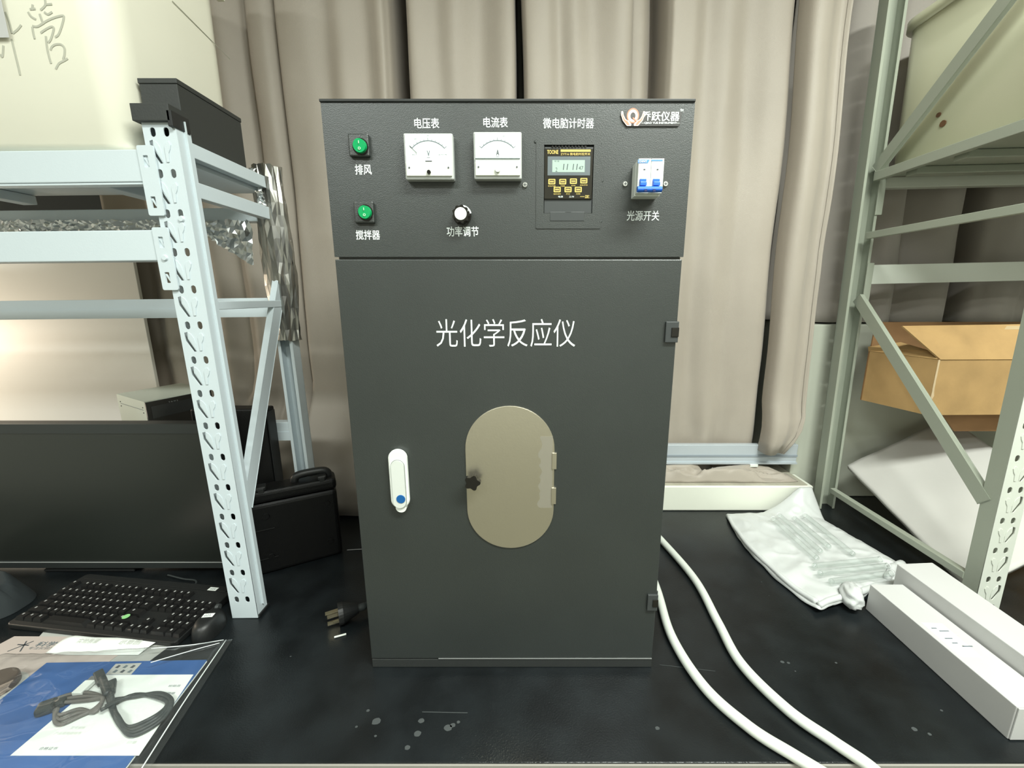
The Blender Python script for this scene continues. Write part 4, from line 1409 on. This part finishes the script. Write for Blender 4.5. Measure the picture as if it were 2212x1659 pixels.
for k, off in enumerate((0, 7, 14, 22)):
    loop = [zc(240 - off, 1512 + off, .011 + .003 * k), zc(290, 1505 - off * .2, .012), zc(345 + off * .3, 1497 + off * .6, .011 + .003 * (k % 2)), zc(372 - off * .6, 1515 + off * .5, .012), zc(350 - off, 1555 - off * .2, .011 + .002 * k),
            zc(290 - off * .6, 1588 - off * .8, .012), zc(262 - off * .3, 1570 - off, .012 + .002 * k), zc(240 + off * .3, 1530, .013), zc(232 + off * .4, 1495, .014 + .002 * k)]
    add_tube(bm, loop, .0028, n=8, k=6)
add_tube(bm, [zc(233, 1500, .016), zc(226, 1480, .016), zc(220, 1465, .016)], .0055, n=8, k=5)
t = thing('usb_cable', 'dark coiled cable with an upright plug inside the clear bag, right coil', 'cable', (-.66, .55, .008), 'cables in the clear bag')
obj('coil', bm, cable_mat, t, smooth=True)
q = zc(222, 1462, .016)
obj('plug', add_bar(bmesh.new(), zc(222, 1476, .015), zc(212, 1452, .015), .013, .009, bev=.002), cable_mat, t)
obj('plug_neck', add_bar(bmesh.new(), zc(236, 1500, .014), zc(240, 1472, .014), .014, .009, bev=.002), cable_mat, t)
bm = bmesh.new()
for k, off in enumerate((0, 8, 16)):
    add_tube(bm, [zc(115, 1512 + off * .3, .012 + .002 * k), zc(150, 1500 + off, .012), zc(190, 1496 + off, .013), zc(222, 1508, .012 + .002 * k), zc(205, 1530 + off * .5, .012), zc(170, 1548 - off, .011), zc(130, 1565 - off * 1.3, .011), zc(118, 1552 - off, .012), zc(125, 1530, .014)], .0027, n=8, k=6)
t = thing('power_cable', 'grey-brown coiled cable with a fat plug inside the clear bag, left coil', 'cable', (-.76, .55, .008), 'cables in the clear bag')
dull = mat('cable_dull', (.12, .115, .105), .5)
obj('coil', bm, dull, t, smooth=True)
obj('plug', add_bar(bmesh.new(), zc(78, 1535, .014), zc(122, 1520, .014), .022, .013, bev=.004), cable_mat, t)
obj('plug_neck', add_bar(bmesh.new(), zc(122, 1520, .013), zc(142, 1514, .013), .012, .010, bev=.002), cable_mat, t)
t = thing('usb_connector', 'white and metal connector between the two coils inside the clear bag', 'connector', (-.73, .57, .008))
obj('shell', add_bar(bmesh.new(), zc(165, 1500, .014), zc(196, 1472, .014), .016, .007, bev=.001), white_plastic, t)
obj('metal_tip', add_bar(bmesh.new(), zc(196, 1472, .014), zc(206, 1462, .014), .012, .005, bev=.0005), chrome, t)


def bag_f(u, v):
    x = (-.975 + (.975 - .570) * u) * (1 - v) + (-.99 + (.99 - .520) * u) * v
    y = (.647 + .037 * u ** 3) * (1 - v) + .400 * v
    e = max(0.0, min(1, u * 30, (1 - u) * 45, v * 30, (1 - v) * 40))
    g = max(0.0, math.sin(PI * u) * math.sin(PI * v)) ** .5
    z = .0030 + e * (.0075 + g * .017 + (.0015 + .0035 * g) * ridged(x * 13 + y * 7, y * 22 - x * 5, 2) + .0018 * nz(x * 45, y * 45, 3))
    return Vector((x, y, z))


o = obj('plastic_bag', grid_mesh(110, 90, bag_f), film, None, smooth=True)
tag(o, 'clear crinkled plastic bag over the blue booklet and cables', 'bag')
bm = bmesh.new()
add_tube(bm, [bag_f(.70, .06) + ZV * .001, bag_f(.85, .045) + ZV * .001, bag_f(.97, .015) + ZV * .001], .0009, n=5, k=6)
add_tube(bm, [bag_f(.76, .20) + ZV * .001, bag_f(.88, .12) + ZV * .001, bag_f(.97, .06) + ZV * .001], .0008, n=5, k=6)
add_tube(bm, [bag_f(.985, .03) + ZV * .001, bag_f(.985, .5) + ZV * .001, bag_f(.985, .99) + ZV * .001], .0011, n=5, k=6)
obj('bag_seam', bm, mat('bag_seam_white', (.75, .80, .79), .2), o, smooth=True)

t = thing('brown_round_lid', 'dark brown round lid cut by the left edge on the pinkish sheet', 'lid', (-.905, .575, .002))
q = PZ(-14, 1480, .012)
obj('lid_body', add_cyl(bmesh.new(), (q.x, q.y, .0026), (0, 0, 1), .030, .016, 36, bev=.003), brown_round, t)
obj('lid_rim', add_cyl(bmesh.new(), (q.x + .006, q.y - .003, .0022), (0, 0, 1), .036, .002, 36), paper_grey, t)

# ------------------------------------------------------------------ right side of the bench
for pts, lab in (([(1380, 1120), (1428, 1166), (1500, 1250), (1550, 1342), (1600, 1432), (1700, 1532), (1800, 1602), (1900, 1672), (2000, 1740)], 'white plastic hose, the right one of two curving from behind the cabinet'),
                 ([(1390, 1190), (1420, 1275), (1450, 1372), (1520, 1482), (1620, 1572), (1720, 1635), (1790, 1675), (1880, 1735)], 'white plastic hose, the left one of two curving from the cabinet side')):
    P3 = [zc(a, b, .0095) for a, b in pts]
    P3[0].y += .02
    P3 = [p for p in P3 if p.y > .455]
    P3.append(P3[-1] + (P3[-1] - P3[-2]).normalized() * .05)
    P3.append(Vector((P3[-1].x + .006, .428, -.004)))
    P3.append(Vector((P3[-1].x + .008, .412, -.06)))
    P3.append(Vector((P3[-1].x + .006, .408, -.20)))
    o = obj('white_hose', add_tube(bmesh.new(), P3, .0085, n=16, k=10), hose_mat, None, smooth=True)
    tag(o, lab, 'hose', 'white hoses')

# long white cartons
t = thing('white_carton', 'long white carton with a small printed label, nearer of two by the hoses', 'box', (.764, .63, 0), 'long white cartons')
obj('carton_body', bx(.729, .7975, .500, .767, .0004, .0600, .0012), white_card, t)
obj('end_flap', bx(.7300, .7965, .4975, .4998, .002, .0590, .0006), white_card, t)
lp = quad_px([(1990, 1345), (2035, 1347), (2122, 1420), (2074, 1418)], .0602)
lc = obj('label', add_prism(bmesh.new(), lp, (0, 0, .0601), XV, YV, ZV, .0002), paper, t)
for i, (px, py) in enumerate(((2013, 1358), (2024, 1356), (2030, 1364), (2018, 1368), (2042, 1380), (2050, 1372), (2058, 1390), (2066, 1396), (2080, 1397))):
    q = PZ(px, py, .0604)
    obj('print_mark', bx(q.x, q.x + .010 + .004 * (i % 3), q.y, q.y + .0022, .0603, .0604), MATS['faint_ink'] if i % 2 else ink, lc)
t = thing('white_carton', 'plain long white carton without a label, beside the rack post', 'box', (.845, .60, 0), 'long white cartons')
bm = add_prism(bmesh.new(), [(.8035, .793), (.8010, .470), (.868, .470), (.884, .798)], (0, 0, .0004), XV, YV, ZV, .0895)
o = obj('carton_body', bm, white_card, t)
md = o.modifiers.new('soft', 'BEVEL'); md.width = .0012; md.segments = 2
obj('end_flap', bx(.802, .867, .4675, .4698, .002, .088, .0006), white_card, t)


# milky bag with glass tubes
def milky(u, v):
    # u from back-left corner to the right, v from back to front
    a, b, c_, d_ = Vector((.612, 1.150, 0)), Vector((.870, 1.165, 0)), Vector((.615, .750, 0)), Vector((.940, .860, 0))
    p = (a * (1 - u) + b * u) * (1 - v) + (c_ * (1 - u) + d_ * u) * v
    x = p.x - .030 * math.sin(v * PI) * (1 - u) + .004 * nz(v * 9, u * 3, 1)
    y = p.y + .006 * nz(u * 7, v * 3, 2)
    e = max(0.0, min(1, u * 9, (1 - u) * 9, v * 9, (1 - v) * 9))
    z = .0030 + e ** .6 * (.014 + .0065 * ridged(u * 2.2 + v, v * 4, 2) + .003 * nz(u * 14, v * 14, 3) + .0035 * max(0, ridged(u * 5 - v * 3, v * 7, 8)) ** 3)
    up = max(0, min(1, (u - .45) / .4)) * max(0, min(1, (.20 - v) / .20))
    z += .085 * up ** 1.3
    if v > .86:
        z += .010 * (v - .86) / .14 * max(0, ridged(u * 9, v * 4, 6))
    return Vector((x, min(y, 1.174), z))


t = thing('foam_bag', 'milky white foam bag wrapped round glass tubes in front of the ledge', 'bag', (.76, .95, 0))
o = thicken(obj('foam_sheet', grid_mesh(70, 90, milky), bag_white, t, smooth=True), .0015, -1)
bm = bmesh.new()


def edge_roll(u0, v0, u1, v1, r, lift=.006):
    pts = []
    for i in range(9):
        k = i / 8
        p = milky(u0 + (u1 - u0) * k, v0 + (v1 - v0) * k)
        pts.append(p + Vector((.003 * nz(i * 1.7, 3), .003 * nz(i * 1.3, 9), lift)))
    return add_tube(bmesh.new(), pts, [r * (.75 + .5 * abs(nz(i * 1.9, 2))) for i in range(9)], n=12, k=5)


o = obj('rolled_corner', edge_roll(.66, .965, .98, .86, .010, .004), bag_white, t, smooth=True)
bm = bmesh.new()
bmesh.ops.create_uvsphere(bm, u_segments=28, v_segments=18, radius=1)
for v in bm.verts:
    k = 1 + .30 * ridged(v.co.x * 1.6, v.co.y * 1.6, v.co.z * 1.6 + 4) + .1 * nz(v.co.x * 4, v.co.y * 4, v.co.z * 4)
    v.co = Vector((.702 + .019 * v.co.x * k + .010 * v.co.y, .775 + .027 * v.co.y * k, .027 + .019 * v.co.z * k))
obj('rolled_corner', bm, bag_white, t, smooth=True)
o = obj('folded_edge', edge_roll(.01, .05, .03, .97, .007, .002), bag_white, t, smooth=True)
o = obj('folded_edge', edge_roll(.02, .985, .70, .99, .008, .002), bag_white, t, smooth=True)


def tube_between(a, b, r, lab):
    t_ = thing('glass_tube', lab, 'tube', (a + b) / 2, 'glass tubes in the foam bag')
    d = (b - a)
    n_ = 14
    pts = [a, b]
    bm_ = add_tube(bmesh.new(), pts, r, n=14, k=1, cap=False)
    obj('tube_wall', bm_, glass, t_, smooth=True)
    bm_ = bmesh.new()
    bmesh.ops.create_uvsphere(bm_, u_segments=14, v_segments=8, radius=r, matrix=Matrix.Translation(b))
    obj('round_end', bm_, glass, t_, smooth=True)
    bm_ = bmesh.new()
    ring = [a + (Vector((d.y, -d.x, 0)).normalized() * math.cos(k) + ZV * math.sin(k)) * r for k in [2 * PI * i / 14 for i in range(15)]]
    add_tube(bm_, ring, .0007, n=5, k=1, cap=False)
    obj('tube_lip', bm_, mat('glass_lip', (.8, .85, .83), .1), t_, smooth=True)


tz = .036
lg = ['glass tube slanting in the foam bag, leftmost of four', 'glass tube slanting in the foam bag, second from left', 'glass tube slanting in the foam bag, third from left', 'glass tube slanting in the foam bag, nearest the rack rail']
for i, (a, b) in enumerate((((1670, 1120), (1764, 1205)), ((1683, 1112), (1772, 1190)), ((1715, 1118), (1790, 1180)), ((1738, 1112), (1842, 1196)))):
    tube_between(zc(*a, tz), zc(*b, tz), .0060, lg[i])
lg = ['glass tube lying crosswise in the foam bag, rearmost of three', 'glass tube lying crosswise in the foam bag, middle of three', 'glass tube lying crosswise in the foam bag, frontmost of three']
for i, (a, b) in enumerate((((1902, 1208), (1760, 1222)), ((1918, 1222), (1772, 1238)), ((1926, 1238), (1796, 1256)))):
    tube_between(zc(*a, tz), zc(*b, tz), .0062, lg[i])

# foam board leaning against the pier
P1, P2, P4 = Vector((.985, 1.185, .150)), Vector((1.318, 1.240, .285)), Vector((.992, .805, .016))
P3 = P2 + (P4 - P1)
nb = (P2 - P1).cross(P4 - P1).normalized()
if nb.z < 0:
    nb = -nb


def slab(u, v):
    p = (P1 * (1 - u) + P2 * u) * (1 - v) + (P4 * (1 - u) + P3 * u) * v
    return p + nb * (.004 * math.sin(u * 9 + v * 2) * .5 + .003 * nz(u * 5, v * 5))


o = thicken(obj('foam_board', grid_mesh(40, 40, slab), white_foam, None, smooth=True), .014, 1)
tag(o, 'large white foam board leaning up behind the right rack post', 'board')

# cardboard box
N3, L3 = Vector((1.013, 1.005)), Vector((.972, 1.165))
exr, eyb = Vector((.50, .012)), L3 - N3
zb, ztp = .362, .503
t = thing('cardboard_box', 'open brown cardboard box with raised flaps on the right rack', 'box', (1.2, 1.08, zb))


def wallp(a, b, m, name, z0=zb, z1=ztp, th=.004, dz=0.0):
    a, b = Vector(a), Vector(b)
    d = (b - a).normalized()
    n_ = Vector((-d.y, d.x))
    bm_ = bmesh.new()
    add_prism(bm_, [tuple(a), tuple(b), tuple(b + n_ * th), tuple(a + n_ * th)], (0, 0, z0), XV, YV, ZV, z1 - z0)
    if dz:
        for v in bm_.verts:
            if v.co.z > z1 - .001 and (Vector((v.co.x, v.co.y)) - b).length < .01:
                v.co.z += dz
    return obj(name, bm_, m, t)


wallp(N3, N3 + exr, card, 'front_side')
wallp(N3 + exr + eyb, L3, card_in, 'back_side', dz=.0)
wallp(L3, N3, card, 'left_side')
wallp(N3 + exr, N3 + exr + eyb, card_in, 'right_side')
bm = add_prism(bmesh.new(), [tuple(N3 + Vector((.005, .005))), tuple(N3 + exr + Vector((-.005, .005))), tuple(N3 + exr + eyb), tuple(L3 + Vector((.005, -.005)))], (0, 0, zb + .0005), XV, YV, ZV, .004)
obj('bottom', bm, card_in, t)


def flap(pts, m, name, th=.004):
    bm_ = bmesh.new()
    a = [bm_.verts.new(p) for p in pts]
    bm_.faces.new(a)
    o_ = obj(name, bm_, m, t)
    return thicken(o_, th)


A = Vector((N3.x + .004, N3.y - .001, ztp))
B = Vector((N3.x + exr.x, N3.y + exr.y, ztp))
flap([A, B, B + Vector((.02, .055, .085)), A + Vector((-.060, .055, .078)), A + Vector((-.052, .045, .066))], card, 'front_flap')
Cc = Vector((L3.x, L3.y, ztp))
D = Vector((L3.x + exr.x, L3.y + exr.y, ztp))
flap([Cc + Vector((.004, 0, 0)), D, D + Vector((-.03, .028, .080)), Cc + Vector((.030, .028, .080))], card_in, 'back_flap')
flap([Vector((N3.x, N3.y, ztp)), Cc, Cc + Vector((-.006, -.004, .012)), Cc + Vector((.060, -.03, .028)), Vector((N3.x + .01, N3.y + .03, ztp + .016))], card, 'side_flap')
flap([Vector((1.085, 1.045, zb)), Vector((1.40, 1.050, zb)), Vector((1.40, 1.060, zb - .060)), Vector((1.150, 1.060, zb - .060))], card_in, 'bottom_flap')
bm = bmesh.new()
add_prism(bm, [(.0, 0), (.30, 0), (.30, .010), (.0, .010)], A + Vector((.10, .052, .070)), (1, 0, 0), Vector((0, .55, .83)), (0, -.83, .55), .0006)
obj('tape_strip', bm, tape, t)
edge = [(A.x + .002 * nz(i * 2.1, 1) - .003, zb + (ztp - zb) * i / 14) for i in range(15)]
bm = bmesh.new()
add_prism(bm, [(p[0] + .004 + .004 * nz(i * 3.7, 5), p[1]) for i, p in enumerate(edge)] + [(p[0] - .001, p[1]) for p in edge[::-1]], (0, N3.y - .0012, 0), XV, ZV, YV, .0006)
obj('torn_edge', bm, mat('torn_card', (.62, .48, .30), .8), t)
o = obj('carton', bx(1.415, 1.512, 1.02, 1.15, .0003, .3612, .001), card, None)
tag(o, 'small brown carton out of sight under the open cardboard box', 'box')


# crumpled clear bag at the right edge
def crump(u, v):
    a = 2 * PI * u
    r = v * (1 + .15 * nz(math.cos(a) * 2, math.sin(a) * 2))
    x = 1.105 + .082 * r * math.cos(a)
    y = .712 + .052 * r * math.sin(a)
    z = .0008 + (1 - v ** 2) * .050 + max(0.0, 1 - v) ** .5 * .016 * ridged(x * 28, y * 30, 2)
    return Vector((x, y, max(z, .0008)))


o = obj('crumpled_bag', grid_mesh(48, 22, crump), mat('crumpled_white_film', (.68, .68, .72), .3), None)
tag(o, 'crumpled whitish plastic bag at the foot of the right rack post', 'bag')
